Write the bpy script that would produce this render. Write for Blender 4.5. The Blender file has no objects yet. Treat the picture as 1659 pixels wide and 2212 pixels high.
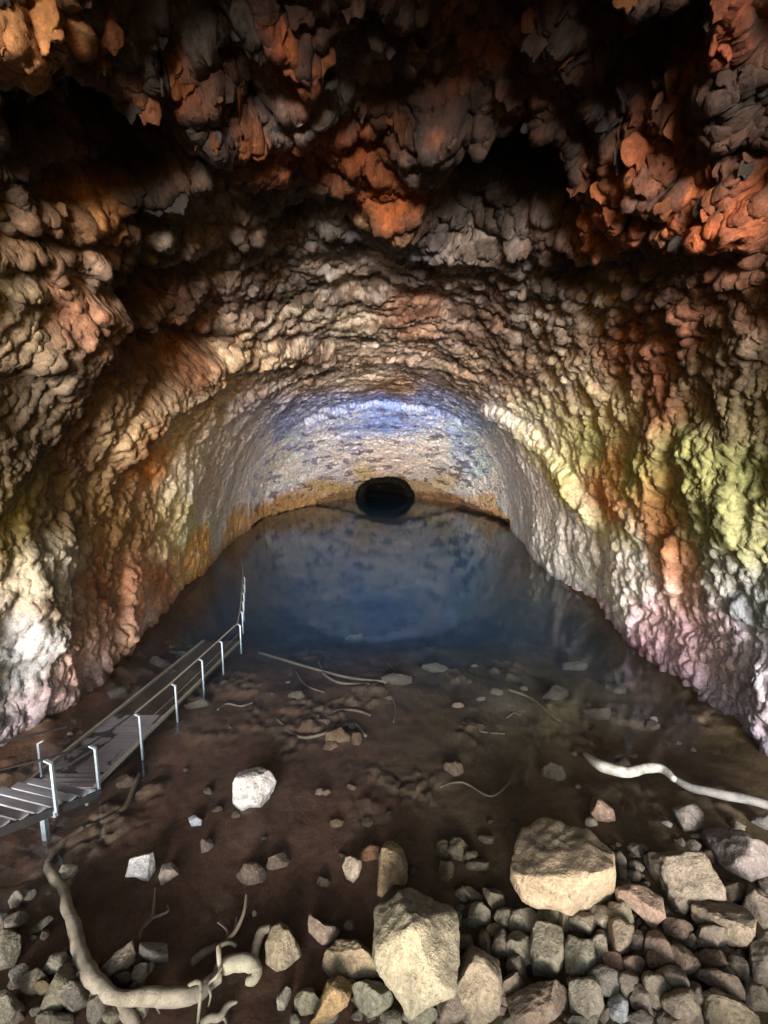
import bpy, bmesh, math, random
import numpy as np
from mathutils import Vector, Matrix
random.seed(7)
rng = np.random.default_rng(7)
C = bpy.context.scene.collection
R_ = math.radians
F32 = np.float32
RES = 1.0                      # mesh density of the rock faces

# ------------------------------------------------------------------ camera model (photo measured on a 1659 x 2212 grid)
CAM = np.array([0.0, 0.0, 7.5]); PITCH = R_(6.9); FPX = 829.5; CXP, CYP = 829.5, 1106.0
def ray(px, py):
    px = np.asarray(px, float); py = np.asarray(py, float)
    dx = (px - CXP) / FPX; dy = -(py - CYP) / FPX
    c, s = math.cos(PITCH), math.sin(PITCH)
    d = np.stack([dx, c + dy * s, -s + dy * c], -1)
    return d                    # depth along the view axis = 1
def on_plane(px, py, z=0.0):
    d = ray(px, py); t = (z - CAM[2]) / d[..., 2]
    return CAM + d * t[..., None] if d.ndim > 1 else CAM + d * t
def depth_of(p):
    return p[1] * math.cos(PITCH) - (p[2] - CAM[2]) * math.sin(PITCH)

# ------------------------------------------------------------------ numpy noise
_perm = rng.permutation(1024).astype(np.int32); _perm = np.concatenate([_perm, _perm, _perm])
_g3 = rng.normal(size=(1024, 3)).astype(F32); _g3 /= np.linalg.norm(_g3, axis=1, keepdims=True)
_r4 = rng.random((1024, 6)).astype(F32)
def perlin(x, y, z, seed=0):
    x = np.asarray(x, F32) + F32(seed * 17.31); y = np.asarray(y, F32) + F32(seed * 5.77); z = np.asarray(z, F32) + F32(seed * 9.13)
    xi = np.floor(x).astype(np.int32); yi = np.floor(y).astype(np.int32); zi = np.floor(z).astype(np.int32)
    fx = x - xi; fy = y - yi; fz = z - zi
    ux = fx * fx * fx * (fx * (fx * 6 - 15) + 10); uy = fy * fy * fy * (fy * (fy * 6 - 15) + 10); uz = fz * fz * fz * (fz * (fz * 6 - 15) + 10)
    out = 0
    for i in (0, 1):
        wx = ux if i else 1 - ux
        px = _perm[(xi + i) & 1023]
        for j in (0, 1):
            wy = uy if j else 1 - uy
            pxy = _perm[px + ((yi + j) & 1023)]
            for k in (0, 1):
                wz = uz if k else 1 - uz
                g = _g3[_perm[pxy + ((zi + k) & 1023)]]
                out = out + wx * wy * wz * (g[:, 0] * (fx - i) + g[:, 1] * (fy - j) + g[:, 2] * (fz - k))
    return out * F32(1.5)
def fbm(x, y, z, octs=4, seed=0, gain=0.5, ridged=False):
    o = 0; a = 1.0; f = 1.0; tot = 0
    for k in range(octs):
        n = perlin(x * f, y * f, z * f, seed + k * 3)
        if ridged: n = 1 - 2 * np.abs(n)
        o = o + a * n; tot += a; a *= gain; f *= 2.03
    return o / tot
def plates(u, v, seed=0, jit=0.95):
    """tilted voronoi flakes in 2-D: height of the nearest flake, distance to its border, a random number per flake"""
    u = np.asarray(u, F32); v = np.asarray(v, F32)
    iu = np.floor(u).astype(np.int32); iv = np.floor(v).astype(np.int32)
    f1 = np.full(u.shape, 9.0, F32); f2 = np.full(u.shape, 9.0, F32)
    du = np.zeros_like(u); dv = np.zeros_like(u); idx = np.zeros(u.shape, np.int32)
    for a in (-1, 0, 1):
        for b in (-1, 0, 1):
            h = _perm[_perm[(iu + a + seed * 31) & 1023] + ((iv + b + seed * 57) & 1023)]
            cu = iu + a + 0.5 + (_r4[h, 0] - 0.5) * jit; cv = iv + b + 0.5 + (_r4[h, 1] - 0.5) * jit
            eu = u - cu; ev = v - cv; d = eu * eu + ev * ev
            near = d < f1
            f2 = np.where(near, f1, np.minimum(f2, d)); f1 = np.where(near, d, f1)
            du = np.where(near, eu, du); dv = np.where(near, ev, dv); idx = np.where(near, h, idx)
    edge = np.sqrt(f2) - np.sqrt(f1)
    r = _r4[idx]
    h = (r[:, 2] - 0.5) * 0.9 + du * (0.55 + 0.8 * (r[:, 3] - 0.35)) + dv * (r[:, 4] - 0.5) * 1.0
    return h.astype(F32), edge.astype(F32), r[:, 5]
def scallop(x, y, z, seed=0, jit=0.9):
    """scooped hollows with sharp rims: squared distance to the nearest random point"""
    x = np.asarray(x, F32); y = np.asarray(y, F32); z = np.asarray(z, F32)
    xi = np.floor(x).astype(np.int32); yi = np.floor(y).astype(np.int32); zi = np.floor(z).astype(np.int32)
    fx = x - xi; fy = y - yi; fz = z - zi; best = np.full(x.shape, 9.0, F32)
    for a in (-1, 0, 1):
        for b in (-1, 0, 1):
            hxy = _perm[_perm[(xi + a + seed * 31) & 1023] + ((yi + b + seed * 57) & 1023)]
            for c in (-1, 0, 1):
                r = _r4[_perm[hxy + ((zi + c + seed * 13) & 1023)]]
                d = (fx - a - 0.5 - (r[:, 0] - 0.5) * jit) ** 2 + (fy - b - 0.5 - (r[:, 1] - 0.5) * jit) ** 2 + (fz - c - 0.5 - (r[:, 2] - 0.5) * jit) ** 2
                best = np.minimum(best, d + 0.12 * r[:, 3])
    return best
def sstep(a, b, x):
    t = np.clip((x - a) / (b - a), 0, 1); return t * t * (3 - 2 * t)
def lin(c):
    c = np.asarray(c, float); return np.where(c <= 0.04045, c / 12.92, ((c + 0.055) / 1.055) ** 2.4)
def hexlin(h):
    h = h.lstrip('#'); return lin([int(h[i:i + 2], 16) / 255 for i in (0, 2, 4)])

# ------------------------------------------------------------------ object helpers
def tag(o, label=None, cat=None, group=None, kind=None):
    if label: o['label'] = label
    if cat: o['category'] = cat
    if group: o['group'] = group
    if kind: o['kind'] = kind
    return o
def link_mesh(name, verts, faces, mat=None, parent=None, smooth=True, col=None):
    me = bpy.data.meshes.new(name)
    verts = np.asarray(verts, F32); faces = np.asarray(faces, np.int32)
    n = faces.shape[1]
    me.vertices.add(len(verts)); me.vertices.foreach_set('co', verts.ravel())
    me.loops.add(faces.size); me.loops.foreach_set('vertex_index', faces.ravel())
    me.polygons.add(len(faces)); me.polygons.foreach_set('loop_start', np.arange(0, faces.size, n, dtype=np.int32))
    me.polygons.foreach_set('use_smooth', np.full(len(faces), smooth))
    me.update(calc_edges=True)
    if col is not None:
        at = me.color_attributes.new('Col', 'FLOAT_COLOR', 'POINT')
        c4 = np.ones((len(verts), 4), F32); c4[:, :3] = col; at.data.foreach_set('color', c4.ravel())
    o = bpy.data.objects.new(name, me); C.objects.link(o)
    if mat: me.materials.append(mat)
    if parent: o.parent = parent
    return o
def bm_obj(name, bm, mat=None, parent=None, smooth=False):
    me = bpy.data.meshes.new(name); bm.to_mesh(me); bm.free()
    for p in me.polygons: p.use_smooth = smooth
    o = bpy.data.objects.new(name, me); C.objects.link(o)
    if mat: me.materials.append(mat)
    if parent: o.parent = parent
    return o
def grid_faces(nr, nc):
    i = np.arange(nr - 1)[:, None] * nc + np.arange(nc - 1)[None, :]
    return np.stack([i, i + 1, i + nc + 1, i + nc], -1).reshape(-1, 4)

# ------------------------------------------------------------------ materials
def new_mat(name):
    m = bpy.data.materials.new(name); m.use_nodes = True
    nt = m.node_tree; nt.nodes.clear()
    out = nt.nodes.new('ShaderNodeOutputMaterial'); b = nt.nodes.new('ShaderNodeBsdfPrincipled')
    nt.links.new(b.outputs[0], out.inputs['Surface'])
    return m, nt, b, out
def N(nt, typ, **kw):
    n = nt.nodes.new('ShaderNode' + typ)
    for k, v in kw.items():
        if k in n.inputs.keys(): n.inputs[k].default_value = v
        else: setattr(n, k, v)
    return n
def mixrgb(nt, mode, fac, a, b):
    n = nt.nodes.new('ShaderNodeMix'); n.data_type = 'RGBA'; n.blend_type = mode
    for sock, val in ((n.inputs[0], fac), (n.inputs[6], a), (n.inputs[7], b)):
        if isinstance(val, bpy.types.NodeSocket): nt.links.new(val, sock)
        elif isinstance(val, (int, float)): sock.default_value = val
        else: sock.default_value = (*val, 1)
    return n.outputs[2]
def ramp(nt, src, stops):
    r = nt.nodes.new('ShaderNodeValToRGB'); e = r.color_ramp.elements
    while len(e) < len(stops): e.new(0.5)
    for el, (p, c) in zip(e, stops):
        el.position = p; el.color = (c, c, c, 1) if isinstance(c, (int, float)) else (*c, 1)
    nt.links.new(src, r.inputs[0]); return r.outputs[0]
def mat_rock(name, color=None, attr=False, bump=0.25, scale=1.0, rough=0.85, mottle=0.5, crack=True, objrand=0.0):
    m, nt, b, out = new_mat(name)
    tc = N(nt, 'TexCoord'); src = tc.outputs['Object']
    n1 = N(nt, 'TexNoise', Scale=1.6 * scale, Detail=9.0, Roughness=0.65, Distortion=0.4); nt.links.new(src, n1.inputs['Vector'])
    n2 = N(nt, 'TexNoise', Scale=9.0 * scale, Detail=8.0, Roughness=0.7); nt.links.new(src, n2.inputs['Vector'])
    n3 = N(nt, 'TexNoise', Scale=4.0 * scale, Detail=6.0, Roughness=0.6, Distortion=1.2); n3.noise_type = 'RIDGED_MULTIFRACTAL' if hasattr(n3, 'noise_type') else 'FBM'; nt.links.new(src, n3.inputs['Vector'])
    if attr:
        a = N(nt, 'Attribute', attribute_name='Col'); base = a.outputs['Color']
    else:
        rgb = N(nt, 'RGB'); rgb.outputs[0].default_value = (*color, 1); base = rgb.outputs[0]
        if objrand:
            oi = N(nt, 'ObjectInfo')
            base = mixrgb(nt, 'MULTIPLY', 1.0, base, ramp(nt, oi.outputs['Random'], [(0, 1 - objrand), (1, 1 + objrand)]))
    k = ramp(nt, n1.outputs[0], [(0.3, 1 - mottle * 0.75), (0.5, 1.0), (0.72, 1 + mottle * 0.5)])
    base = mixrgb(nt, 'MULTIPLY', 1.0, base, k)
    k2 = ramp(nt, n2.outputs[0], [(0.33, 1 - mottle * 0.55), (0.52, 1.0), (0.7, 1 + mottle * 0.35)])
    base = mixrgb(nt, 'MULTIPLY', 1.0, base, k2)
    if crack:
        n4 = N(nt, 'TexNoise', Scale=5.0 * scale, Detail=7.0, Roughness=0.72, Distortion=0.6); nt.links.new(src, n4.inputs['Vector'])
        base = mixrgb(nt, 'MULTIPLY', 1.0, base, ramp(nt, n4.outputs[0], [(0.36, 0.45), (0.43, 0.95), (0.57, 1.0), (0.62, 1.35)]))
        vo = N(nt, 'TexVoronoi', Scale=2.2 * scale); vo.feature = 'DISTANCE_TO_EDGE'
        wv = N(nt, 'VectorMath', operation='MULTIPLY_ADD'); nt.links.new(n1.outputs[1], wv.inputs[0]); wv.inputs[1].default_value = (0.5 / scale, 0.5 / scale, 0.5 / scale); nt.links.new(src, wv.inputs[2]); nt.links.new(wv.outputs[0], vo.inputs['Vector'])
        ck = ramp(nt, vo.outputs['Distance'], [(0.0, 0.0), (0.05, 1.0)])
    nt.links.new(base, b.inputs['Base Color'])
    b.inputs['Roughness'].default_value = rough; b.inputs['Specular IOR Level'].default_value = 0.25
    h = N(nt, 'Math', operation='MULTIPLY_ADD'); nt.links.new(n2.outputs[0], h.inputs[0]); h.inputs[1].default_value = 0.6
    nt.links.new(n1.outputs[0], h.inputs[2])
    h2 = N(nt, 'Math', operation='MULTIPLY_ADD'); nt.links.new(n3.outputs[0], h2.inputs[0]); h2.inputs[1].default_value = 0.18
    nt.links.new(h.outputs[0], h2.inputs[2])
    if crack:
        h3 = N(nt, 'Math', operation='MULTIPLY_ADD'); nt.links.new(ck, h3.inputs[0]); h3.inputs[1].default_value = 0.0 if attr else 0.05; nt.links.new(h2.outputs[0], h3.inputs[2]); h2 = h3
    bp = N(nt, 'Bump', Strength=bump, Distance=0.25 / scale); nt.links.new(h2.outputs[0], bp.inputs['Height']); nt.links.new(bp.outputs[0], b.inputs['Normal'])
    return m
# ------------------------------------------------------------------ the cave: a long vault over a lake, narrowing to a tunnel at the far end
KY  = [-6, 0, 6, 10, 16, 22, 30, 40, 46, 55, 66, 76, 84, 90, 93, 97, 110, 122, 130]
KL  = [17, 11.4, 10.3, 10.2, 11.2, 12.0, 14.0, 16.0, 16.4, 17.6, 15.5, 12.8, 9.5, 5.9, 5.2, 4.7, 4.6, 0.02, 0.02]
KR  = [17, 11.4, 10.3, 10.2, 11.0, 11.7, 12.4, 14.6, 15.6, 16.2, 15.2, 14.4, 11.0, 6.3, 5.6, 5.0, 4.6, 0.02, 0.02]
KH  = [13.9, 14.0, 15.2, 15.6, 15.6, 15.4, 15.2, 15.4, 15.2, 12.6, 9.6, 6.9, 5.0, 3.9, 3.6, 3.4, 3.2, 0.02, 0.02]  # unseen mouth end kept low to shade the near roof
NEXP = 2.25
def prof(Y):
    return np.interp(Y, KY, KL), np.interp(Y, KY, KR), np.interp(Y, KY, KH)
def tube_pt(Y, phi):
    """phi 0 = right waterline, pi/2 = crest, pi = left waterline"""
    aL, aR, H = prof(Y)
    c = np.cos(phi); s = np.sin(phi)
    x = np.where(c > 0, aR, aL) * np.sign(c) * np.abs(c) ** (2 / NEXP)
    z = H * np.sign(s) * np.abs(s) ** (2 / NEXP)
    return np.stack([x - 0.022 * np.maximum(Y - 95, 0) ** 2, Y + 0 * phi, z], -1)
def tube_hit(px, py):
    """(Y, phi) where the line of sight through a photo point meets the plain vault"""
    d = ray(px, py); t = np.linspace(2.0, 135, 6000)
    p = CAM + d * t[:, None]
    aL, aR, H = prof(p[:, 1]); a = np.where(p[:, 0] > 0, aR, aL)
    v = np.abs(p[:, 0] / a) ** NEXP + np.abs(np.maximum(p[:, 2], 0) / H) ** NEXP
    k = np.argmax(v > 1) if (v > 1).any() else len(t) - 1
    q = p[k]; a = a[k]; H = H[k]
    phi = math.atan2((max(q[2], 0) / H) ** (NEXP / 2), np.sign(q[0]) * abs(q[0] / a) ** (NEXP / 2))
    return q[1], phi
RS = 9.0
def S_of(Y): return np.arcsinh(np.asarray(Y, float) / RS)
def hit_sp(px, py):
    Y, phi = tube_hit(px, py); return float(S_of(Y)), phi

# rows along the vault, closer together near the camera
def dY_of(Y):
    return np.where(Y < 2.5, 0.05, np.clip(Y * Y / (RS * 384) * 1.1, 0.016, 0.13)) * np.where(Y > 93, 4, 1)
Yr = [-5.0]
while Yr[-1] < 126: Yr.append(Yr[-1] + float(dY_of(np.array(Yr[-1]))) / RES)
Yr = np.array(Yr); NP = int(1250 * RES)
PHI0 = -0.30
ph = np.linspace(PHI0, math.pi - PHI0, NP)
Yg, Pg = np.meshgrid(Yr, ph, indexing='ij')
NRW = len(Yr)
base = tube_pt(Yg, Pg)
# below the waterline drop straight down
# normals of the plain vault, pointing inwards
dYv = np.gradient(base, axis=0); dPv = np.gradient(base, axis=1)
nrm = np.cross(dPv, dYv); nrm /= np.linalg.norm(nrm, axis=-1, keepdims=True) + 1e-9
cen = np.stack([0 * Yg, Yg, 0 * Yg + 4.0], -1)
sgn = np.sign(((cen - base) * nrm).sum(-1)); nrm *= np.where(np.median(sgn) > 0, 1, -1)
P = base.reshape(-1, 3).astype(F32); NRM = nrm.reshape(-1, 3).astype(F32)
Y = Yg.ravel().astype(F32); PH = Pg.ravel().astype(F32); S = S_of(Y).astype(F32)
x, y, z = P[:, 0], P[:, 1], P[:, 2]
met = np.sqrt(RS * RS + Y * Y) / RS
A = (1.0 + 0.25 * sstep(8, 16, Y) - 0.55 * sstep(22, 42, Y)).astype(F32)
crest = np.sin(np.clip(PH, 0, math.pi))                     # 1 at the crest, 0 at the waterline
ceil_w = sstep(0.55, 0.9, crest)
farw = sstep(44, 58, Y)
# warp of the pattern coordinates
w1 = fbm(x * 0.16, y * 0.16, z * 0.16, 4, 1); w2 = fbm(x * 0.16, y * 0.16, z * 0.16, 4, 5)
w3 = fbm(x * 0.7, y * 0.7, z * 0.7, 3, 11); w4 = fbm(x * 0.7, y * 0.7, z * 0.7, 3, 15)
u = S + 0.10 * w1 + 0.028 * w3; v = PH + 0.10 * w2 + 0.028 * w4

# ---- sculpting strokes: (points on the photo, radius in pattern units, amount in metres; minus = hollow)
def stroke_field(pts, soft_in, soft_out, uu, vv):
    sp = np.array([hit_sp(*p) for p in pts])
    best = np.full(uu.shape, 9.0, F32)
    if len(sp) == 1:
        best = np.sqrt((uu - sp[0, 0]) ** 2 + (vv - sp[0, 1]) ** 2)
    for (a, b) in zip(sp[:-1], sp[1:]):
        ab = b - a; L = (ab ** 2).sum() + 1e-9
        t = np.clip(((uu - a[0]) * ab[0] + (vv - a[1]) * ab[1]) / L, 0, 1)
        best = np.minimum(best, np.sqrt((uu - a[0] - t * ab[0]) ** 2 + (vv - a[1] - t * ab[1]) ** 2))
    return 1 - sstep(soft_in, soft_out, best)
def poly_field(pts, soft, uu, vv):
    sp = np.array([hit_sp(*p) for p in pts]); n = len(sp)
    inside = np.zeros(uu.shape, bool); best = np.full(uu.shape, 9.0, F32)
    lo = sp.min(0) - soft * 1.5; hi = sp.max(0) + soft * 1.5
    box = np.nonzero((uu > lo[0]) & (uu < hi[0]) & (vv > lo[1]) & (vv < hi[1]))[0]
    U, V = uu[box], vv[box]; ins = np.zeros(U.shape, bool); bst = np.full(U.shape, 9.0, F32)
    for i in range(n):
        a = sp[i]; b = sp[(i + 1) % n]
        cond = (a[1] > V) != (b[1] > V)
        ins ^= cond & (U < (b[0] - a[0]) * (V - a[1]) / (b[1] - a[1] + 1e-12) + a[0])
        ab = b - a; t = np.clip(((U - a[0]) * ab[0] + (V - a[1]) * ab[1]) / ((ab ** 2).sum() + 1e-9), 0, 1)
        bst = np.minimum(bst, np.sqrt((U - a[0] - t * ab[0]) ** 2 + (V - a[1] - t * ab[1]) ** 2))
    sd = np.where(ins, -bst, bst)
    out = np.zeros(uu.shape, F32); out[box] = 1 - sstep(-soft, soft * 0.15, sd); return out
HOLES = [   # (polygon, softness, depth)
    ([(25,150),(120,118),(185,132),(255,172),(340,190),(395,222),(440,275),(420,300),(425,350),(380,385),(330,405),(230,372),(120,375),(30,325)], 0.09, 3.4),
    ([(60,385),(150,372),(240,385),(330,412),(330,425),(280,455),(200,480),(150,490),(80,440)], 0.07, 1.3),
    ([(270,505),(330,455),(420,438),(470,445),(420,480),(370,512),(330,522)], 0.06, 0.9),
    ([(985,318),(1070,292),(1150,322),(1225,352),(1258,392),(1268,440),(1238,505),(1185,515),(1100,492),(1040,470),(965,465),(905,430),(900,400),(950,365)], 0.09, 3.4),
    ([(530,190),(560,175),(600,230),(560,255),(535,235)], 0.05, 1.6),
    ([(690,540),(700,525),(740,527),(748,540),(715,552)], 0.03, 1.6),
    ([(700,395),(745,400),(775,440),(745,445),(705,420)], 0.03, 1.2),
    ([(968,478),(1080,470),(1120,490),(1080,515),(1000,512)], 0.05, 1.0),
    ([(1135,590),(1250,560),(1345,600),(1340,650),(1260,660),(1160,625)], 0.06, 0.9),
    ([(1140,772),(1190,755),(1212,770),(1180,778)], 0.018, 1.8),
    ([(255,700),(260,640),(300,600),(370,580),(420,590),(400,660),(330,700),(280,735)], 0.07, 1.5),
    ([(215,760),(270,720),(400,700),(480,740),(470,775),(380,795),(280,800)], 0.06, 0.8),
    ([(1200,20),(1290,0),(1400,20),(1560,10),(1560,120),(1480,260),(1330,280),(1210,200)], 0.10, 1.2),
    ([(610,150),(700,120),(830,230),(870,190),(900,240),(820,250),(700,215)], 0.05, 0.9),
    ([(650,905),(760,870),(830,862),(900,868),(1000,905),(1000,925),(900,885),(760,885),(660,925)], 0.02, 0.9),
]
STROKES = [  # (polyline, inner radius, outer radius, metres inwards)
    ([(10,20),(150,90),(290,150),(440,240)], 0.03, 0.11, 0.9),
    ([(440,250),(560,300),(690,350),(820,440),(860,465)], 0.025, 0.10, 1.0),
    ([(930,300),(900,370),(840,440)], 0.02, 0.08, 0.6),
    ([(90,470),(160,505),(250,488),(340,425),(420,372)], 0.006, 0.025, 0.9),
    ([(270,515),(400,540),(480,545),(560,520)], 0.006, 0.03, 0.7),
    ([(30,620),(120,650),(240,620)], 0.05, 0.16, 0.7),
    ([(170,700),(120,740)], 0.03, 0.10, 0.4),
    ([(640,20),(620,110),(680,200)], 0.03, 0.09, 0.6),
    ([(740,10),(880,110),(960,260),(1060,270)], 0.02, 0.08, 0.6),
    ([(1150,120),(1160,250)], 0.02, 0.06, 0.6), ([(1270,60),(1210,170)], 0.03, 0.09, 0.6),
    ([(1590,20),(1590,130)], 0.02, 0.06, 0.6), ([(1420,170),(1440,240)], 0.01, 0.04, 0.5),
    ([(1270,400),(1400,430),(1560,440)], 0.03, 0.10, 1.0),
    ([(865,470),(960,530),(1060,560),(1120,590)], 0.01, 0.045, 0.7),
    ([(240,960),(310,870),(420,812),(560,772),(700,765)], 0.02, 0.07, 0.8),
    ([(1060,880),(1160,950),(1250,1030),(1300,1110)], 0.015, 0.06, 0.8),
    ([(1460,950),(1440,1050)], 0.02, 0.06, 0.5),
    ([(1560,1000),(1600,1120)], 0.03, 0.09, 0.3),
    ([(100,1200),(50,1320)], 0.03, 0.08, 0.4), ([(250,1270),(235,1370)], 0.02, 0.06, 0.5),
    ([(90,1420),(150,1480)], 0.04, 0.12, 0.3),
    ([(1475,1170),(1480,1270)], 0.006, 0.02, 0.5),
]
uh = u + 0.012 * fbm(x * 2.2, y * 2.2, z * 2.2, 3, 61); vh = v + 0.012 * fbm(x * 2.2, y * 2.2, z * 2.2, 3, 67)
uh -= 0.10 * w1 * 0.75; vh -= 0.10 * w2 * 0.75            # the sculpted edges follow the photo more closely than the free pattern
hole = np.zeros_like(Y); hmask = np.zeros_like(Y)
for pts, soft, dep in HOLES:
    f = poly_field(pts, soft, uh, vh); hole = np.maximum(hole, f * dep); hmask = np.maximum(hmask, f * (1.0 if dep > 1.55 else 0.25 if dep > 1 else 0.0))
rid = np.zeros_like(Y)
for pts, a, b, amt in STROKES:
    f = stroke_field(pts, a, b, uh, vh); rid += f * amt
# ---- free rock pattern
h = (0.5 + 0.3 * ceil_w) * perlin(x * 0.2, y * 0.2, z * 0.2, 2) * (1 - 0.7 * sstep(18, 34, Y)) * (1 - 0.5 * ceil_w) + 0.36 * fbm(x * 0.5, y * 0.5, z * 0.5, 3, 9) * (1 - 0.5 * sstep(18, 34, Y))
nearc = ceil_w * (1 - sstep(10, 24, Y))
def terrace(T, n, k=0.16):
    t = T * n; i = np.floor(t); f = t - i
    return (i + f * 0.35 + 0.65 * sstep(1 - k, 1.0, f)) / n, i.astype(np.int32), f
w5 = fbm(x * 1.7, y * 1.7, z * 1.7, 3, 19)
# peeling layers: plateaus that end in torn edges
cw = sstep(0.62, 0.88, crest)
T1 = cw * fbm(x * 0.13 + 0.25 * w1, y * 0.27 + 0.2 * w2, z * 0.30, 6, 171, 0.52) + (1 - cw) * fbm(x * 0.24, y * 0.26, z * 0.16, 5, 173, 0.52); L1, i1, f1_ = terrace(T1 + 0.02 * w5, 9)
T2 = cw * fbm(x * 0.32 + 0.4 * w3, y * 0.72 + 0.3 * w4, z * 0.8, 5, 177, 0.58) + (1 - cw) * fbm(x * 0.6 + 0.3 * w3, y * 0.66, z * 0.36 + 0.3 * w4, 5, 179, 0.56); L2, i2, f2_ = terrace(T2, 6, 0.2)
tt = S * 9 + 2.4 * w1 + 0.9 * w3 + 0.22 * w5 + 0.9 * w2; saw = tt - np.floor(tt); saw = saw ** 1.4 * sstep(1.0, 0.92, saw)
t2 = S * 27 - 2.0 * w2 + 1.8 * w4 + 0.5 * w5 + 1.0 * w1; saw2 = t2 - np.floor(t2); saw2 = saw2 ** 1.3 * sstep(1.0, 0.88, saw2)
xs_ = 1 - 0.45 * cw; sca = scallop(x * 0.95 * xs_ + 0.6 * w3 + 0.8 * w1, y * 0.9 + 0.6 * w4, z * 1.1 + 0.5 * w5, 1); scb = scallop(x * 2.4 * xs_ + 0.7 * w5 + 1.2 * w3, y * 2.4 + 1.2 * w4, z * 2.6 + 0.6 * w5, 2)
pl2, e2, r2 = plates(u * 24 + 0.45 * w3, v * 6.5 + 0.35 * w4, 2)
wl1, g1, q1 = plates(u * 9 + PH * 3, v * 5.5, 4)           # walls: long flutes running up the face
plate_h = (1.15 - 0.5 * sstep(10, 18, Y) - 0.25 * sstep(20, 34, Y)) * (1.05 * L1 + 0.28 * L2 + 0.85 * (sca - 0.3) + 0.30 * (scb - 0.3) + (0.45 + 0.3 * nearc) * (saw - 0.4) * sstep(-0.2, 0.3, w2 + 0.5 * w4) + 0.20 * (saw2 - 0.4) * sstep(-0.2, 0.25, w3 - 0.3 * w1) + 0.05 * pl2) * (1 - 0.6 * farw)
fl1 = fbm(S * 9 + PH * 2.2 + 0.8 * w1, PH * 2.6 + 0.8 * w2, w1, 3, 161, 0.5, True); fl2 = fbm(S * 27 + PH * 5 + 1.2 * w3, PH * 6 + 1.0 * w4, w2, 4, 163, 0.6, True)
wrw = fbm(x * 0.8 + 0.9 * w3, y * 0.9 + 0.9 * w4, z * 0.45 + 0.5 * w5, 5, 181, 0.6, True)
wall_h = 0.66 * A * (0.42 * L1 + 0.10 * L2 + 0.34 * (sca - 0.3) + 0.10 * (scb - 0.3) + 0.04 * wl1 + 0.24 * fl1 + 0.24 * fl2 + 0.14 * wrw) * (1 - 0.45 * sstep(12, 24, Y))
h += ceil_w * plate_h + (1 - ceil_w) * wall_h
h = h + (0.7 - 0.2 * nearc) * rid - hole - 0.7 * ceil_w * sstep(30, 10, Y)
zlip = 5.2 * np.maximum(1 - ((x - 1.5) / 16.5) ** 2, 0) ** 1.5 + 0.35 * w3 + 0.25 * w4; lip = sstep(0.25, -0.1, z - zlip) * sstep(46, 50, Y) * (Y < 92)
h = h - 1.3 * lip
tun = (1 - 0.6 * sstep(91, 97, Y)); h *= tun
below = sstep(0.03, -0.25, PH) + sstep(math.pi - 0.03, math.pi + 0.25, PH)
keep = (1 - 0.6 * below)
def normals(Qa):
    G = Qa.reshape(NRW, NP, 3)
    n = np.cross(np.gradient(G, axis=1), np.gradient(G, axis=0)).reshape(-1, 3)
    n /= np.linalg.norm(n, axis=-1, keepdims=True) + 1e-9
    return (n * np.where(np.median((n * NRM).sum(-1)) > 0, 1, -1)).astype(F32)
Q = P + NRM * (h * keep)[:, None]
# second pass: flakes, ledges and grain laid on the shaped rock, so that they also run over the steep fronts
n1 = normals(Q); n1 = n1 + 0.9 * NRM; n1 /= np.linalg.norm(n1, axis=1, keepdims=True)
qx, qy, qz = Q[:, 0], Q[:, 1], Q[:, 2]
d1 = fbm(qx * 0.8, qy * 0.8, qz * 0.8, 3, 101); d2 = fbm(qx * 0.8, qy * 0.8, qz * 0.8, 3, 105)
sc = (1.0 / A ** 0.45)
str_z = 1 + 1.4 * ceil_w * sstep(8, 20, Y)                 # ledges lie flat across the vault
fl = fbm(qx * 0.75 * sc / str_z + 0.5 * d1, qy * 1.3 * sc + 0.5 * d2, qz * 1.5 * sc * str_z, 5, 111, 0.58, True)
fine = fbm(qx * 2.6, qy * 2.6, qz * 2.6, 4, 31, 0.62)
rdg = fbm(qx * 2.2 + d1, qy * 2.2 + d2, qz * 1.6, 4, 35, 0.6, True)
wr = fbm(qx * 0.9 + 0.9 * d1, qy * 1.9 + 0.9 * d2, qz * 1.3, 5, 111, 0.58, True)
h2 = A * ((0.07 + 0.08 * ceil_w) * wr + 0.04 * fl) + (0.08 + 0.20 * farw) * fine + (0.07 + 0.16 * farw) * rdg + farw * 0.6 * fbm(qx * 0.4, qy * 0.4, qz * 0.4, 4, 141) + nearc * 0.10 * (fbm(qx * 1.3, qy * 1.3, qz * 0.7, 4, 143, 0.6, True))
Q = Q + n1 * (h2 * keep * tun)[:, None]
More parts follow.
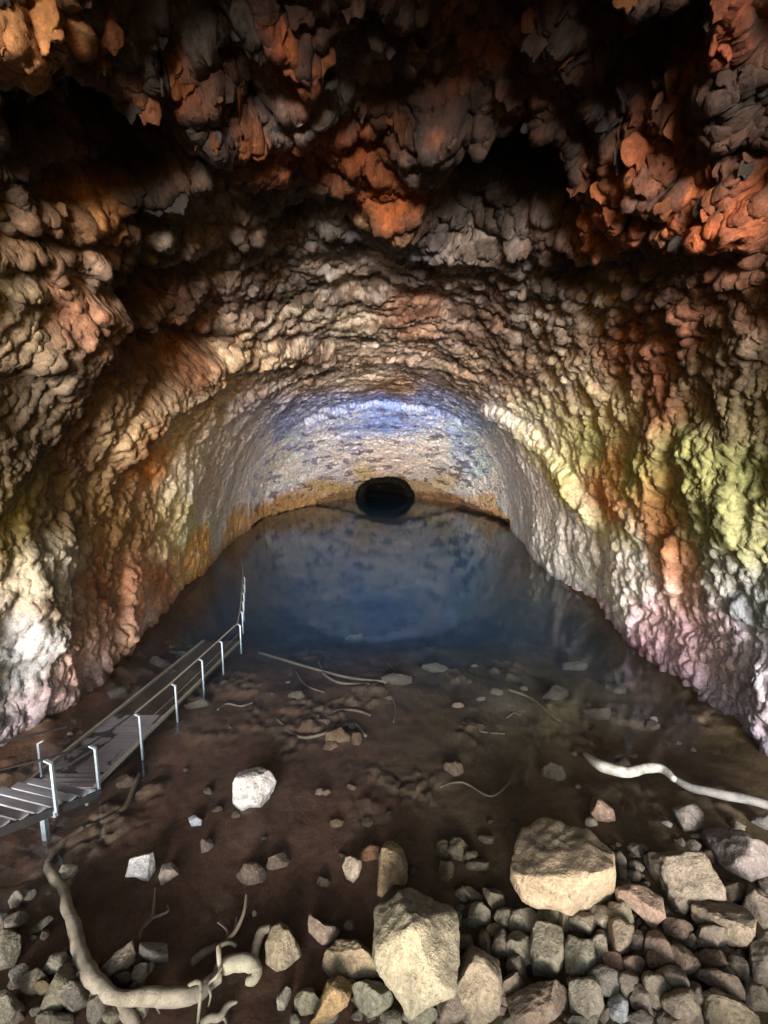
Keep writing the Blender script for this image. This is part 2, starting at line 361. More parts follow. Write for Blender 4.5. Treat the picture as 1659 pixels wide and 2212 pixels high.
# ---- colours: mineral zones, with some shade and a blue glow in the colour, picked from the photo, held as points on the vault
ZC = """50,40,b08050 150,100,a87848 240,50,6a6560 350,60,77706a 430,60,5a554e 520,40,302c28 600,50,8a4a24 640,110,8a4a24 750,40,9a5428 800,90,8f4f28 900,70,8a5a38 850,120,9a9080 720,170,8a8278 960,40,a06030 1060,80,3a342e 1150,130,8a4a24 1250,80,94502a 1350,50,3a2a20 1450,100,2a241e 1590,80,8a4a2c 1650,150,3a2a20
30,200,55504a 100,250,2a2018 300,250,2a2018 350,200,8a5028 480,190,4a3428 440,300,70655a 540,270,8a5028 600,240,6a645e 640,300,8a4a24 740,330,8a4a20 840,400,96501f 700,250,55504e 930,320,5a524c 880,250,50301c 1000,260,7a5a48 950,220,9a5228 1080,380,241c16 1180,230,8f4d28 1270,290,3a2e26 1400,250,6a4028 1500,330,7a4a30 1640,330,5a3a28 1330,420,8f5530 1440,440,9a5028 1560,440,8a4a28
20,480,6a5a40 100,440,3a2c20 120,490,a08060 230,490,b08050 300,420,3a2a20 400,520,8a7f70 520,520,a09080 600,480,706860 700,500,8f8578 820,480,b08a60 900,540,50505a 760,530,5a5a60 1000,540,8a7f75 1100,560,8a8078 1050,500,3a3028 1450,510,7a6a5a 1600,560,6b3f22
30,620,8a7a58 150,640,8a5a35 200,590,a09080 300,660,2a201a 400,650,4a362a 550,640,8a7460 700,620,9f8f7a 830,600,a29480 900,660,9a7050 1000,640,9f8f80 1200,600,3f3832 1300,660,a09684 1420,600,4a3a30 1500,700,7a4424 1600,650,6a4a35 1150,660,9a9080 640,690,9a8a74 760,700,a8987c 1050,700,6a5038
50,800,6a5c46 200,760,5a3f2a 300,760,553a28 400,760,654834 550,790,c0ab88 480,820,c8b892 680,800,9a8570 780,810,b8a488 850,830,8a6a48 1000,800,7a6850 1100,800,6a5a48 1260,840,b0a580 1400,760,7a4424 1350,720,7a4828 1450,850,7a4a28 1380,900,a89f70 1600,760,6a5e48 1630,900,6f6640 1520,800,66553c
50,950,5a4c38 150,950,5a4028 220,930,a08860 270,960,7a5430 320,1000,a06c2c 380,930,b0a488 420,1000,bcb5a4 480,920,b5aec0 520,1030,b8c0d8 560,950,a8a8d8 620,920,8898e4 680,890,8c9ae0 760,885,7c90dc 830,885,6480d8 920,885,7c90dc 1000,915,8098ec 1060,1000,8ca6f0 830,980,c8c8d8 700,960,b8bce4 930,970,c8ccdc 1040,1050,c0cce4 620,1020,c0c8e8 1100,1000,b0bcd0 1150,960,b0ad80 1200,1000,b8b47c 1230,1060,b8a450 1300,950,aab064 1350,1000,b88a40 1350,1080,c07830 1420,1000,9a9a44 1550,1000,8c9448 1630,1000,7c8440 1500,1080,96983c
20,1120,94822c 60,1200,b0aa90 120,1120,6a5430 200,1130,8a6a34 280,1150,7a5c38 330,1120,a89868 400,1090,b0a880 480,1090,c0ccd8 500,1140,8a6c42 420,1180,94703f 330,1240,8a5834 260,1270,b07858 180,1250,70482f 100,1240,b4b0a4 60,1310,7c6c54 120,1350,8a6a55 10,1400,9ca4ac 100,1450,c0968c 200,1420,a37a66 50,1550,bca8b4 150,1500,b8989c 280,1380,c8a4a0
620,1085,8a6c44 700,1050,98865c 800,1030,b0a888 950,1045,b0aa90 960,1085,946844 1080,1120,a0744a 1060,1075,a08a68 560,1110,80623c
1150,1100,b0d0e8 1200,1150,b0ccdc 1170,1180,c4b4d0 1250,1150,b8c4a0 1300,1150,b8bc84 1380,1150,a8a478 1470,1150,b87838 1480,1080,b88038 1560,1150,a4b078 1640,1130,8a9054 1480,1220,a87854 1400,1200,b0ccd0 1300,1200,aed0dc 1250,1250,c4b0c0 1350,1280,c8b0bc 1500,1280,a88c7c 1420,1320,c49c9c 1600,1240,b4c0bc 1640,1320,8ca0b0 1500,1400,b898a4 1620,1400,b0a8bc 1400,1420,b88c98 1550,1500,bca8b8 1640,1580,aca0b4 1300,1320,b496a0 1450,1480,b494a0
360,900,b8ae94 370,1000,c4bca8 360,1050,c8c0a0 400,1040,ccc8c0 440,1060,ccd4dc 450,980,c4c0c4 340,1160,b8a878 380,1120,c0b490 1130,1050,c4d8e8 1180,1080,c0d4dc 1220,1130,bcd4d8 1260,1180,bcd4d8 1180,920,b8b898 1220,960,bcbc88 1110,940,b8b8b0 1090,1080,c8d8f0 1340,1230,bcd4dc 1260,1210,c0c8dc 1420,1260,c0b8c0 1380,1340,c8b0c0 1560,1330,b8a8b0 500,1000,a8b4e0 1110,1000,a8bce8 560,1060,b4c0e8 540,900,b0b4dc 1080,930,a8bce8"""
zp = []; zc = []
for tok in ZC.split():
    a, b, c = tok.split(',')
    zp.append(hit_sp(float(a), float(b))); zc.append(hexlin(c))
zp = np.array(zp, F32); zc = np.array(zc, F32)
lum = zc @ np.array([0.2126, 0.7152, 0.0722], F32)
tl = 0.66 * (lum / 0.62) ** 0.78                         # even out the light in the picked colours
zc = zc * (tl / lum)[:, None]
roofz = (np.abs(zp[:, 1:2] - math.pi / 2) < 0.75) & (zp[:, :1] < S_of(16)); sat = np.where(roofz, 1.05, np.where(zp[:, :1] < S_of(20), 0.74, 0.92)); zl = zc @ np.array([0.2126, 0.7152, 0.0722], F32); zc = np.clip(zl[:, None] + (zc - zl[:, None]) * sat, 0.012, 0.8)
uc = S + 0.025 * w1 + 0.035 * w3 + 0.03 * w5; vc = PH + 0.025 * w2 + 0.035 * w4
col = np.zeros((len(Y), 3), F32); wt = np.zeros(len(Y), F32)
for (a, b), c in zip(zp, zc):
    d2 = (uc - a) ** 2 + (vc - b) ** 2
    w = 1.0 / (d2 + 0.0009) ** 2.2
    col += w[:, None] * c; wt += w
col /= wt[:, None]
# crusts, stains and speckle that belong to the rock
xb, yb, zb_ = x, y, z; x, y, z = Q[:, 0], Q[:, 1], Q[:, 2]
crust = sstep(0.12, 0.42, fbm(x * 0.55, y * 0.55, z * 0.55, 5, 41, 0.6) + 0.2 * (f2_ - 0.5))
grey = (col @ np.array([0.2126, 0.7152, 0.0722], F32))[:, None]
pale = np.clip(grey * 1.25 + 0.06, 0, 0.7) * np.array([1.02, 1.0, 0.95], F32)
kk = (crust * (0.55 * (1 - 0.7 * farw)) * (0.45 + 0.55 * ceil_w) * (0.3 + 0.7 * sstep(6, 16, Y)))[:, None]
col = col * (1 - kk) + pale * kk
brown = sstep(0.15, 0.4, fbm(x * 0.42, y * 0.42, z * 0.42, 5, 47, 0.6)) * (1 - 0.85 * farw) * (0.08 + 0.92 * ceil_w)
col = col * (1 - 0.45 * brown[:, None]) + np.array([0.085, 0.042, 0.02], F32) * 0.45 * brown[:, None]
spot = sstep(0.13, 0.19, fbm(x * 0.42, y * 0.3, z * 0.9, 4, 53, 0.62) + 0.10 * w2) * sstep(36, 50, Y) * sstep(2.0, 3.2, z + 0.03 * Y)
col = col * (1 - 0.72 * spot[:, None]) + np.array([0.05, 0.04, 0.04], F32) * 0.72 * spot[:, None]
col *= (1 + 0.22 * fbm(x * 1.7, y * 1.7, z * 1.7, 4, 71, 0.65))[:, None]
lay1 = _r4[(i1 * 37 + 211) & 1023]; lay2 = _r4[(i2 * 53 + 97) & 1023]
tone = 0.38 + 0.85 * lay1[:, 0] + 0.55 * (lay2[:, 0] - 0.5)
rim = sstep(0.70, 0.84, f2_) * 0.25 + sstep(0.74, 0.86, f1_) * 0.3
tone = (tone + rim) * (1 - 0.55 * farw) + 0.55 * farw * 1.0
wamt = 0.28 + 0.72 * ceil_w
col = col * ((1 - wamt) + wamt * tone)[:, None]
warm = (sstep(0.55, 0.75, lay2[:, 1]) * 0.3 * ceil_w * (1 - farw))[:, None]
col = col * (1 - warm) + col * np.array([0.95, 0.68, 0.46], F32) * warm
# sharp-edged two-tone crust of the vault
pm = sstep(-0.03, 0.05, fbm(qx * 0.40 + 0.6 * d1, qy * 1.0 + 0.6 * d2, qz * 1.2, 5, 121, 0.64) - 0.01) * ceil_w * sstep(11, 16, Y) * sstep(50, 40, Y)
col = col * (1.15 - 0.87 * pm[:, None]) + col * np.array([0.30, 0.21, 0.14], F32) * 0.72 * pm[:, None]
# the roof near the mouth has its shade put into the colour, with rust only in patches
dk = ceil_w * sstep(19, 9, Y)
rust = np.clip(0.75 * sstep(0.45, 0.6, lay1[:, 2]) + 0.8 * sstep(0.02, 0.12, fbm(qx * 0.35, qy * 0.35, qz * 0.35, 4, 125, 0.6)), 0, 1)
roof_shade = np.array([0.042, 0.036, 0.031], F32)
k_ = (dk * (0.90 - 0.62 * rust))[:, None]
col = col * (1 - k_) + roof_shade * k_
col = col * (1 - 0.45 * dk[:, None]) * (1 - 0.64 * sstep(19, 9, Y) * (1 - ceil_w) * (0.75 + 0.25 * sstep(2.5, 6, z)))[:, None]  # near roof and walls dimmed in colour to even out the light
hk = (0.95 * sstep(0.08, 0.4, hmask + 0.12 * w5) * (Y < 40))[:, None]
col = col * (1 - hk) + np.array([0.014, 0.012, 0.011], F32) * hk  # shade and dark varnish of the hollows put into the colour
lipc = np.array([0.24, 0.15, 0.085], F32) * (0.85 + 0.5 * fbm(x * 0.6, y * 0.6, z * 1.2, 4, 129))[:, None]
wet_ = sstep(2.2, 1.2, z + 0.4 * w3)[:, None]
lipc = lipc * wet_ + np.array([0.34, 0.30, 0.20], F32) * (1 - wet_)
col = col * (1 - 0.9 * lip[:, None]) + lipc * 0.9 * lip[:, None]
td = sstep(89.8, 90.8, Y + 0.8 * w3)[:, None]; col = col * (1 - td) + 0.004 * td  # darkness inside the tunnel painted on its rock
x, y, z = xb, yb, zb_
lowr = sstep(8, 12, Y) * sstep(40, 26, Y) * sstep(5.5, 3, z) * np.where(x > 0, 1.0, 0.15); col = col * (1 + 0.5 * lowr[:, None]) * (1 + lowr[:, None] * np.array([-0.01, -0.05, 0.05], F32))  # low walls brightened in colour where little direct light falls
palew = sstep(18, 26, Y) * sstep(60, 48, Y) * (1 - ceil_w); col = col * (1 + 0.65 * palew[:, None]) * np.where((Y > 46)[:, None], 1.1, 1.0)  # side walls lightened in colour, since less light reaches them
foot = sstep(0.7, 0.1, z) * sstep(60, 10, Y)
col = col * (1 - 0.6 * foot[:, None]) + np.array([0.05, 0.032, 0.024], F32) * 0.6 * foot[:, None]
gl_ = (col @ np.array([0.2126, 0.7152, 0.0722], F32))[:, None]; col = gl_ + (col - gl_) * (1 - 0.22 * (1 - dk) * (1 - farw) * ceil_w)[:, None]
col = np.clip(col, 0.004, 0.75)
M_CAVE = mat_rock('cave_rock', attr=True, bump=0.55, scale=1.3, mottle=0.45)
def patch(name, rows, cols, label, cat):
    ids = (np.arange(NRW * NP).reshape(NRW, NP))[rows, cols]
    f = grid_faces(*ids.shape)
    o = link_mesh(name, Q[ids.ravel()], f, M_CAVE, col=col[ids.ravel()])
    return tag(o, label, cat, kind='structure')
kA = int(np.searchsorted(ph, R_(52))); kB = int(np.searchsorted(ph, R_(128))); rF = int(np.searchsorted(Yr, 48))
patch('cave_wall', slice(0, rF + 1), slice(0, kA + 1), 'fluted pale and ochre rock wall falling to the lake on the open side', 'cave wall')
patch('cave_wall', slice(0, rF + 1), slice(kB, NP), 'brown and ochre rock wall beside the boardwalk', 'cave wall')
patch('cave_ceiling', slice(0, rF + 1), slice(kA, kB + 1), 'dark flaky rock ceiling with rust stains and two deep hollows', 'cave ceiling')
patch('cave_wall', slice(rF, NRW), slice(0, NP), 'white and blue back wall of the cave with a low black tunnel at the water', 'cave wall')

# torn lobes of flowstone hanging from the roof near the mouth
cand = np.nonzero((Y > 3.8) & (Y < 10.5) & (ceil_w > 0.75))[0]
pw_ = (0.02 + 1.0 * sstep(-0.02, 0.25, w3[cand] + 0.6 * w2[cand] + 0.5 * (rid[cand] > 0.2))) * (1 - 0.97 * sstep(0.08, 0.3, hmask[cand])) * np.where(Y[cand] < 9, 1.0, 0.35) * dY_of(Y[cand])
pick = rng.choice(cand, 420, replace=False, p=pw_ / pw_.sum())
bm = bmesh.new(); bmesh.ops.create_icosphere(bm, subdivisions=4, radius=1.0)
iv = np.array([p.co[:] for p in bm.verts], F32); ifc = np.array([[q.index for q in p.verts] for p in bm.faces]); bm.free()
LV, LF, LC = [], [], []
for n_, k in enumerate(pick):
    sz = rng.uniform(0.08, 0.26) * (0.75 + 0.04 * Y[k]); w_ = sz * rng.uniform(0.8, 1.7); t_ = sz * rng.uniform(0.25, 0.5)
    dn = np.array([rng.normal() * .35, rng.normal() * .25 + 0.25, -1.0]); dn /= np.linalg.norm(dn)
    fc_ = np.array([rng.normal() * .6, -1.0, rng.normal() * .3]); fc_ -= dn * (fc_ @ dn); fc_ /= np.linalg.norm(fc_); sd_ = np.cross(dn, fc_)
    a0, b0, c0_ = iv[:, 0], iv[:, 1], iv[:, 2]
    tip = np.clip((c0_ + 1) / 2, 0, 1)
    tp = (1 - 0.25 * tip ** 2) * (1 + 0.25 * np.sin(3.1 * a0 + n_) * tip)
    lx = a0 * w_ * tp; lz = c0_ * sz * (1 + 0.22 * np.sin(5 * a0 + 2 * n_) + 0.08 * np.sin(9 * a0 + n_)); ly = b0 * t_ * (1 - 0.5 * tip) + 0.25 * sz * (tip - .5) * (a0 * a0 - .4) + 0.10 * sz * np.sin(4.2 * a0 + n_)
    v_ = Q[k] + NRM[k] * sz * 0.12 + lx[:, None] * sd_ + ly[:, None] * fc_ + lz[:, None] * dn
    LV.append(v_); LF.append(ifc + n_ * len(iv))
    r_ = rng.random()
    cc = col[k] * 1.0 if r_ < .7 else (np.array([0.10, 0.036, 0.012]) * rng.uniform(.6, 1.3) if r_ < .85 else np.array([0.03, 0.027, 0.024]))
    LC.append(np.repeat(cc[None], len(iv), 0) * rng.uniform(.75, 1.2))
LV = np.concatenate(LV).astype(F32); LF = np.concatenate(LF); LC = np.concatenate(LC)
ln = fbm(LV[:, 0] * 3, LV[:, 1] * 3, LV[:, 2] * 3, 4, 191, 0.6, True); l2 = fbm(LV[:, 0] * 5, LV[:, 1] * 5, LV[:, 2] * 2.5, 3, 193)
LV = LV + np.stack([0.05 * l2, -0.05 * ln, 0.09 * ln], -1)
tag(link_mesh('cave_ceiling', LV, LF, M_CAVE, col=np.clip(LC * (1 + 0.5 * l2)[:, None], .006, .6)), 'rust and grey lobes of flowstone hanging from the dark roof near the mouth', 'cave ceiling', kind='structure')
# ------------------------------------------------------------------ ground, lake bed and water
GY = [-12, -6, -2, 0, 2.2, 3.4, 4.6, 6.0, 8, 11, 15, 17.5, 21, 27, 40, 82, 90.5, 96, 130]
GZ = [0.2, 0.5, 0.7, 0.8, 0.6, 0.08, -0.06, -0.14, -0.24, -0.42, -0.85, -1.35, -2.6, -4.2, -5.2, -5.0, -0.6, 0.25, 0.5]
def ground_z(gx, gy):
    gx = np.asarray(gx, F32); gy = np.asarray(gy, F32); shp = gx.shape
    a = gx.ravel(); b = gy.ravel()
    zc_ = np.interp(b, GY, GZ)
    right = sstep(0.5, 4.5, a + 0.8 * fbm(a * 0.6, b * 0.6, 0 * a, 3, 85)) * sstep(9.5, 5.0, b - 0.25 * a) * 0.5            # stony bar under the near rocks
    left = sstep(-2.2, -5.0, a + 0.8 * fbm(a * 0.6, b * 0.6, 0 * a, 3, 86)) * sstep(7.0, 4.0, b) * 0.3
    aL, aR, H = prof(b)
    edge = np.maximum(a - (aR - 0.6 - 0.03 * b), -a - (aL - 0.8 - 0.03 * b))
    bank = sstep(-1.0, 1.4, edge) * sstep(60, 25, b)
    zc_ = zc_ + right + left
    zc_ = zc_ * (1 - bank) + bank * np.maximum(zc_, 0.35)
    slope = sstep(-5.5, 0.3, edge) * sstep(20, 30, b) * sstep(90, 78, b)      # the bed climbs to the foot of the walls
    zc_ = zc_ * (1 - slope) - 0.25 * slope
    n = 0.22 * fbm(a * 0.25, b * 0.25, 0 * a, 3, 81) + 0.10 * fbm(a * 1.1, b * 1.1, 0 * a, 4, 83)
    damp = 0.3 + 0.65 * sstep(5, 14, b)
    return (zc_ + n * damp).reshape(shp)
gy = [-12.0]
while gy[-1] < 130: gy.append(gy[-1] + float(np.clip(0.006 * max(gy[-1], 2.5) ** 1.25, 0.02, 0.8)))
gy = np.array(gy); gx = np.sinh(np.linspace(-2.05, 2.05, 560)) * 5.2
GX, GYg = np.meshgrid(gx, gy)
gz = ground_z(GX, GYg)
a, b = GX.ravel().astype(F32), GYg.ravel().astype(F32)
c0, ce, cr = plates(a * 1.7 + 0.3 * fbm(a, b, 0 * a, 2, 91), b * 1.7, 7)
c1, ce1, cr1 = plates(a * 4.3, b * 4.3, 8)
deb = sstep(0.05, 0.3, fbm(a * 0.35, b * 0.35, 0 * a, 3, 93))         # where broken stone shows through the silt
lump = deb * (0.08 * np.where(cr > 0.45, sstep(0.02, 0.25, ce), 0) + 0.05 * np.where(cr1 > 0.5, sstep(0.03, 0.3, ce1), 0))
gz = gz + (lump + 0.02 * fbm(a * 5, b * 5, 0 * a, 3, 95)).reshape(gz.shape).astype(F32)
silt = np.array([0.085, 0.046, 0.029], F32); stone = np.array([0.16, 0.12, 0.085], F32); olive = np.array([0.072, 0.056, 0.028], F32)
kx = sstep(-1.0, 2.5, a)[:, None] * 0.7
gcol = silt * (1 - kx) + olive * kx
km = (deb * (0.25 * (cr > 0.45) + 0.3 * (cr1 > 0.5) * cr))[:, None]
gcol = gcol * (1 - km) + stone * km
gcol = gcol * (1 - 0.92 * sstep(85, 89, b))[:, None]  # tunnel floor painted dark as well, in place of shade
gcol = gcol * (1 + 0.5 * fbm(a * 0.8, b * 0.8, 0 * a, 5, 97, 0.6))[:, None]
M_BED = mat_rock('lake_bed_silt', attr=True, crack=False, bump=0.28, scale=2.0, mottle=0.5, rough=0.7)
g = link_mesh('ground', np.stack([a, b, gz.ravel()], -1), grid_faces(*GX.shape), M_BED, col=np.clip(gcol, 0.008, 0.4))
tag(g, 'brown silty lake bed and muddy shore', 'ground', kind='structure')

def mat_water():
    m, nt, bsdf, out = new_mat('lake_water'); nt.nodes.remove(bsdf)
    fr = N(nt, 'Fresnel', IOR=1.333); ge = N(nt, 'NewGeometry'); io = N(nt, 'MapRange'); io.inputs['To Min'].default_value = 1.333; io.inputs['To Max'].default_value = 0.75; nt.links.new(ge.outputs['Backfacing'], io.inputs['Value']); nt.links.new(io.outputs[0], fr.inputs['IOR']); tr = N(nt, 'BsdfTransparent'); gl = N(nt, 'BsdfGlossy', Roughness=0.06)
    tr.inputs[0].default_value = (0.98, 0.98, 0.98, 1); gl.inputs[0].default_value = (0.75, 0.82, 0.92, 1)
    tc = N(nt, 'TexCoord'); mp = N(nt, 'Mapping'); mp.inputs['Scale'].default_value = (1.0, 0.35, 1); nt.links.new(tc.outputs['Object'], mp.inputs[0])
    n1 = N(nt, 'TexNoise', Scale=1.4, Detail=4.0, Roughness=0.55); nt.links.new(mp.outputs[0], n1.inputs['Vector'])
    bp = N(nt, 'Bump', Strength=0.05, Distance=0.12); nt.links.new(n1.outputs[0], bp.inputs['Height'])
    nt.links.new(bp.outputs[0], gl.inputs['Normal'])
    mx = N(nt, 'MixShader'); nt.links.new(fr.outputs[0], mx.inputs[0]); nt.links.new(tr.outputs[0], mx.inputs[1]); nt.links.new(gl.outputs[0], mx.inputs[2])
    nt.links.new(mx.outputs[0], out.inputs['Surface'])
    va = N(nt, 'VolumeAbsorption', Density=0.10); va.inputs['Color'].default_value = (0.08, 0.42, 0.62, 1)
    vs_ = N(nt, 'VolumeScatter', Density=0.016); vs_.inputs['Color'].default_value = (0.20, 0.48, 0.90, 1)
    vol = N(nt, 'AddShader'); nt.links.new(va.outputs[0], vol.inputs[0]); nt.links.new(vs_.outputs[0], vol.inputs[1])
    nt.links.new(vol.outputs[0], out.inputs['Volume'])
    return m
bm = bmesh.new()
x0, x1, y0, y1, zb = -19.5, 19.0, 2.6, 124.0, -9.0
vs = [bm.verts.new(p) for p in ((x0, y0, 0), (x1, y0, 0), (x1, y1, 0), (x0, y1, 0), (x0, y0, zb), (x1, y0, zb), (x1, y1, zb), (x0, y1, zb))]
for f in ((0, 1, 2, 3), (7, 6, 5, 4), (0, 4, 5, 1), (1, 5, 6, 2), (2, 6, 7, 3), (3, 7, 4, 0)): bm.faces.new([vs[i] for i in f])
w = bm_obj('water', bm, mat_water()); tag(w, 'still clear lake turning from brown shallows to deep blue', 'lake', kind='structure')
# ------------------------------------------------------------------ rocks
def gz1(x_, y_): return float(ground_z(np.array([x_]), np.array([y_]))[0])
def ground_hit(px, py):
    z_ = 0.0
    for _ in range(12):
        p = on_plane(px, py, z_); z_ = 0.5 * z_ + 0.5 * gz1(p[0], p[1])
    return on_plane(px, py, z_)
_ico = {}
def ico(n):
    if n not in _ico:
        bm = bmesh.new(); bmesh.ops.create_icosphere(bm, subdivisions=n, radius=1.0)
        v = np.array([p.co[:] for p in bm.verts]); f = np.array([[q.index for q in p.verts] for p in bm.faces]); bm.free(); _ico[n] = (v, f)
    return _ico[n]
_mats = {}
def rock_mat(hexc, k=1.0, wet=False):
    key = (hexc, k, wet)
    if key not in _mats:
        c = hexlin(hexc); Lq = float(c @ np.array([0.2126, 0.7152, 0.0722])); wg = 0.0 if k > 1.04 else 0.40; c = c * (1 - wg) + wg * Lq * np.array([1.20, 0.97, 0.72]); L = float(c @ np.array([0.2126, 0.7152, 0.0722]))
        t = 0.235 * (L / 0.5) ** 0.6 * k
        m = mat_rock('stone_' + hexc, color=tuple(np.clip(c * t / L, 0.01, 0.85)), bump=0.75, scale=3.0, mottle=0.5, rough=0.55 if wet else 0.85, objrand=0.12)
        _mats[key] = m
    return _mats[key]
def ell_poly(cx, cy, rx, ry, rot=0, seed=0, n=14, jag=0.13):
    r = np.random.default_rng(seed); a = np.linspace(0, 2 * math.pi, n, endpoint=False) + r.uniform(-.1, .1, n)
    rad = 1 + r.uniform(-jag, jag, n); e = 2.5
    ux = np.sign(np.cos(a)) * np.abs(np.cos(a)) ** (2 / e) * rx * rad; uy = np.sign(np.sin(a)) * np.abs(np.sin(a)) ** (2 / e) * ry * rad
    c, s = math.cos(R_(rot)), math.sin(R_(rot))
    return [(cx + p * c - q * s, cy + p * s + q * c) for p, q in zip(ux, uy)]
ROCKS = []
def rock(poly, hexc, seed, name='rock', sub=4, thick=0.75, sink=0.28, nplanes=7, sharp=1.0, k=1.0, wet=False, lift=0.0, strata=0.0):
    poly = np.array(poly, float)
    if poly[:, 0].min() > 1700 or poly[:, 1].min() > 2260: return None
    cx, cy = (poly[:, 0].min() + poly[:, 0].max()) / 2, (poly[:, 1].min() + poly[:, 1].max()) / 2
    gp = ground_hit(cx, cy + 0.15 * (poly[:, 1].max() - cy))
    hm = (poly[:, 1].max() - poly[:, 1].min()) / FPX * depth_of(gp); wm = (poly[:, 0].max() - poly[:, 0].min()) / FPX * depth_of(gp)
    size = math.sqrt(hm * wm) / 2
    dvec = ray(cx, cy); zc_ = gp[2] + (0.5 - sink) * 0.9 * min(hm, wm * 1.3) + lift
    t = (zc_ - CAM[2]) / dvec[2]; ctr = CAM + dvec * t
    f = CAM - ctr; f /= np.linalg.norm(f); r_ = np.array([1.0, 0, 0]); r_ = r_ - f * (r_ @ f); r_ /= np.linalg.norm(r_); u_ = np.cross(f, r_)
    dep = depth_of(ctr)
    # outline in the plane through the centre, facing the viewer
    pw = CAM + ray(poly[:, 0], poly[:, 1]) * (((ctr - CAM) @ f) / (ray(poly[:, 0], poly[:, 1]) @ f))[:, None] - ctr
    ox, oy = pw @ r_, pw @ u_
    ang = np.arctan2(oy, ox); rad = np.hypot(ox, oy)
    # resample the outline as a radius per direction
    aa = np.linspace(-math.pi, math.pi, 361); rr = np.zeros(361)
    for i in range(len(ox)):
        ax, ay, bx, by = ox[i], oy[i], ox[(i + 1) % len(ox)], oy[(i + 1) % len(ox)]
        dx, dy = np.cos(aa), np.sin(aa); ex, ey = bx - ax, by - ay
        den = dx * ey - dy * ex; den = np.where(abs(den) < 1e-9, 1e-9, den)
        tt = (ax * ey - ay * ex) / den; ss = (ax * dy - ay * dx) / den
        rr = np.where((ss >= 0) & (ss <= 1) & (tt > 0), np.maximum(rr, tt), rr)
    rr = np.where(rr <= 0, rad.mean(), rr)
    V, Fc = ico(sub)
    al = np.arctan2(V[:, 1], V[:, 0]); sb = np.hypot(V[:, 0], V[:, 1]); cb = V[:, 2]
    ro = np.interp(al, aa, rr)
    wpl = sb ** 0.75                                      # fuller than an ellipsoid
    cf = np.sign(cb) * np.abs(cb) ** 0.8
    T = thick * size
    p = np.stack([ro * wpl * np.cos(al), ro * wpl * np.sin(al), T * cf], -1)
    rg_ = np.random.default_rng(seed + 900)
    for i in range(nplanes):
        n = rg_.normal(size=3); n[2] = abs(n[2]) + 0.35 if i < nplanes * 0.65 else -abs(n[2]); n /= np.linalg.norm(n)
        sup = (p @ n).max(); dd = sup * rg_.uniform(0.58, 0.85)
        ex = np.maximum(p @ n - dd, 0); p = p - n * (ex * (0.93 if sharp >= 1 else 0.8))[:, None]
    for ax_, o_ in ((0, ox), (1, oy)):                     # keep the outline's full size after chipping
        lo, hi = p[:, ax_].min(), p[:, ax_].max(); p[:, ax_] = o_.min() + (p[:, ax_] - lo) * (o_.max() - o_.min()) / (hi - lo)
    n0 = p / (np.linalg.norm(p, axis=1, keepdims=True) + 1e-9)
    q = (p / size).astype(F32) * 1.4
    so = seed * 3.7
    dsp = 0.10 * fbm(q[:, 0] + so, q[:, 1], q[:, 2], 3, 131) + 0.05 * sharp * fbm(q[:, 0] * 2.2 + so, q[:, 1] * 2.2, q[:, 2] * 2.2, 4, 133, 0.6, True)
    if strata: dsp = dsp + strata * fbm(q[:, 0] * 0.8 + so, q[:, 1] * 6.0, q[:, 2] * 2, 3, 137, 0.6, True)
    p = p + n0 * (dsp * size)[:, None]
    w = p[:, :1] * r_ + p[:, 1:2] * u_ + p[:, 2:3] * f
    o = link_mesh(name, w, Fc, rock_mat(hexc, k, wet)); o.location = ctr
    ROCKS.append((o, cx, cy, size)); return o
def T7(pts): return [(a * .5, 1659 + b * .5) for a, b in pts]
def T8(pts): return [(829.5 + a * .5, 1659 + b * .5) for a, b in pts]
def C4(pts): return [(660.5 + a * .2963, 1766.4 + b * .2963) for a, b in pts]
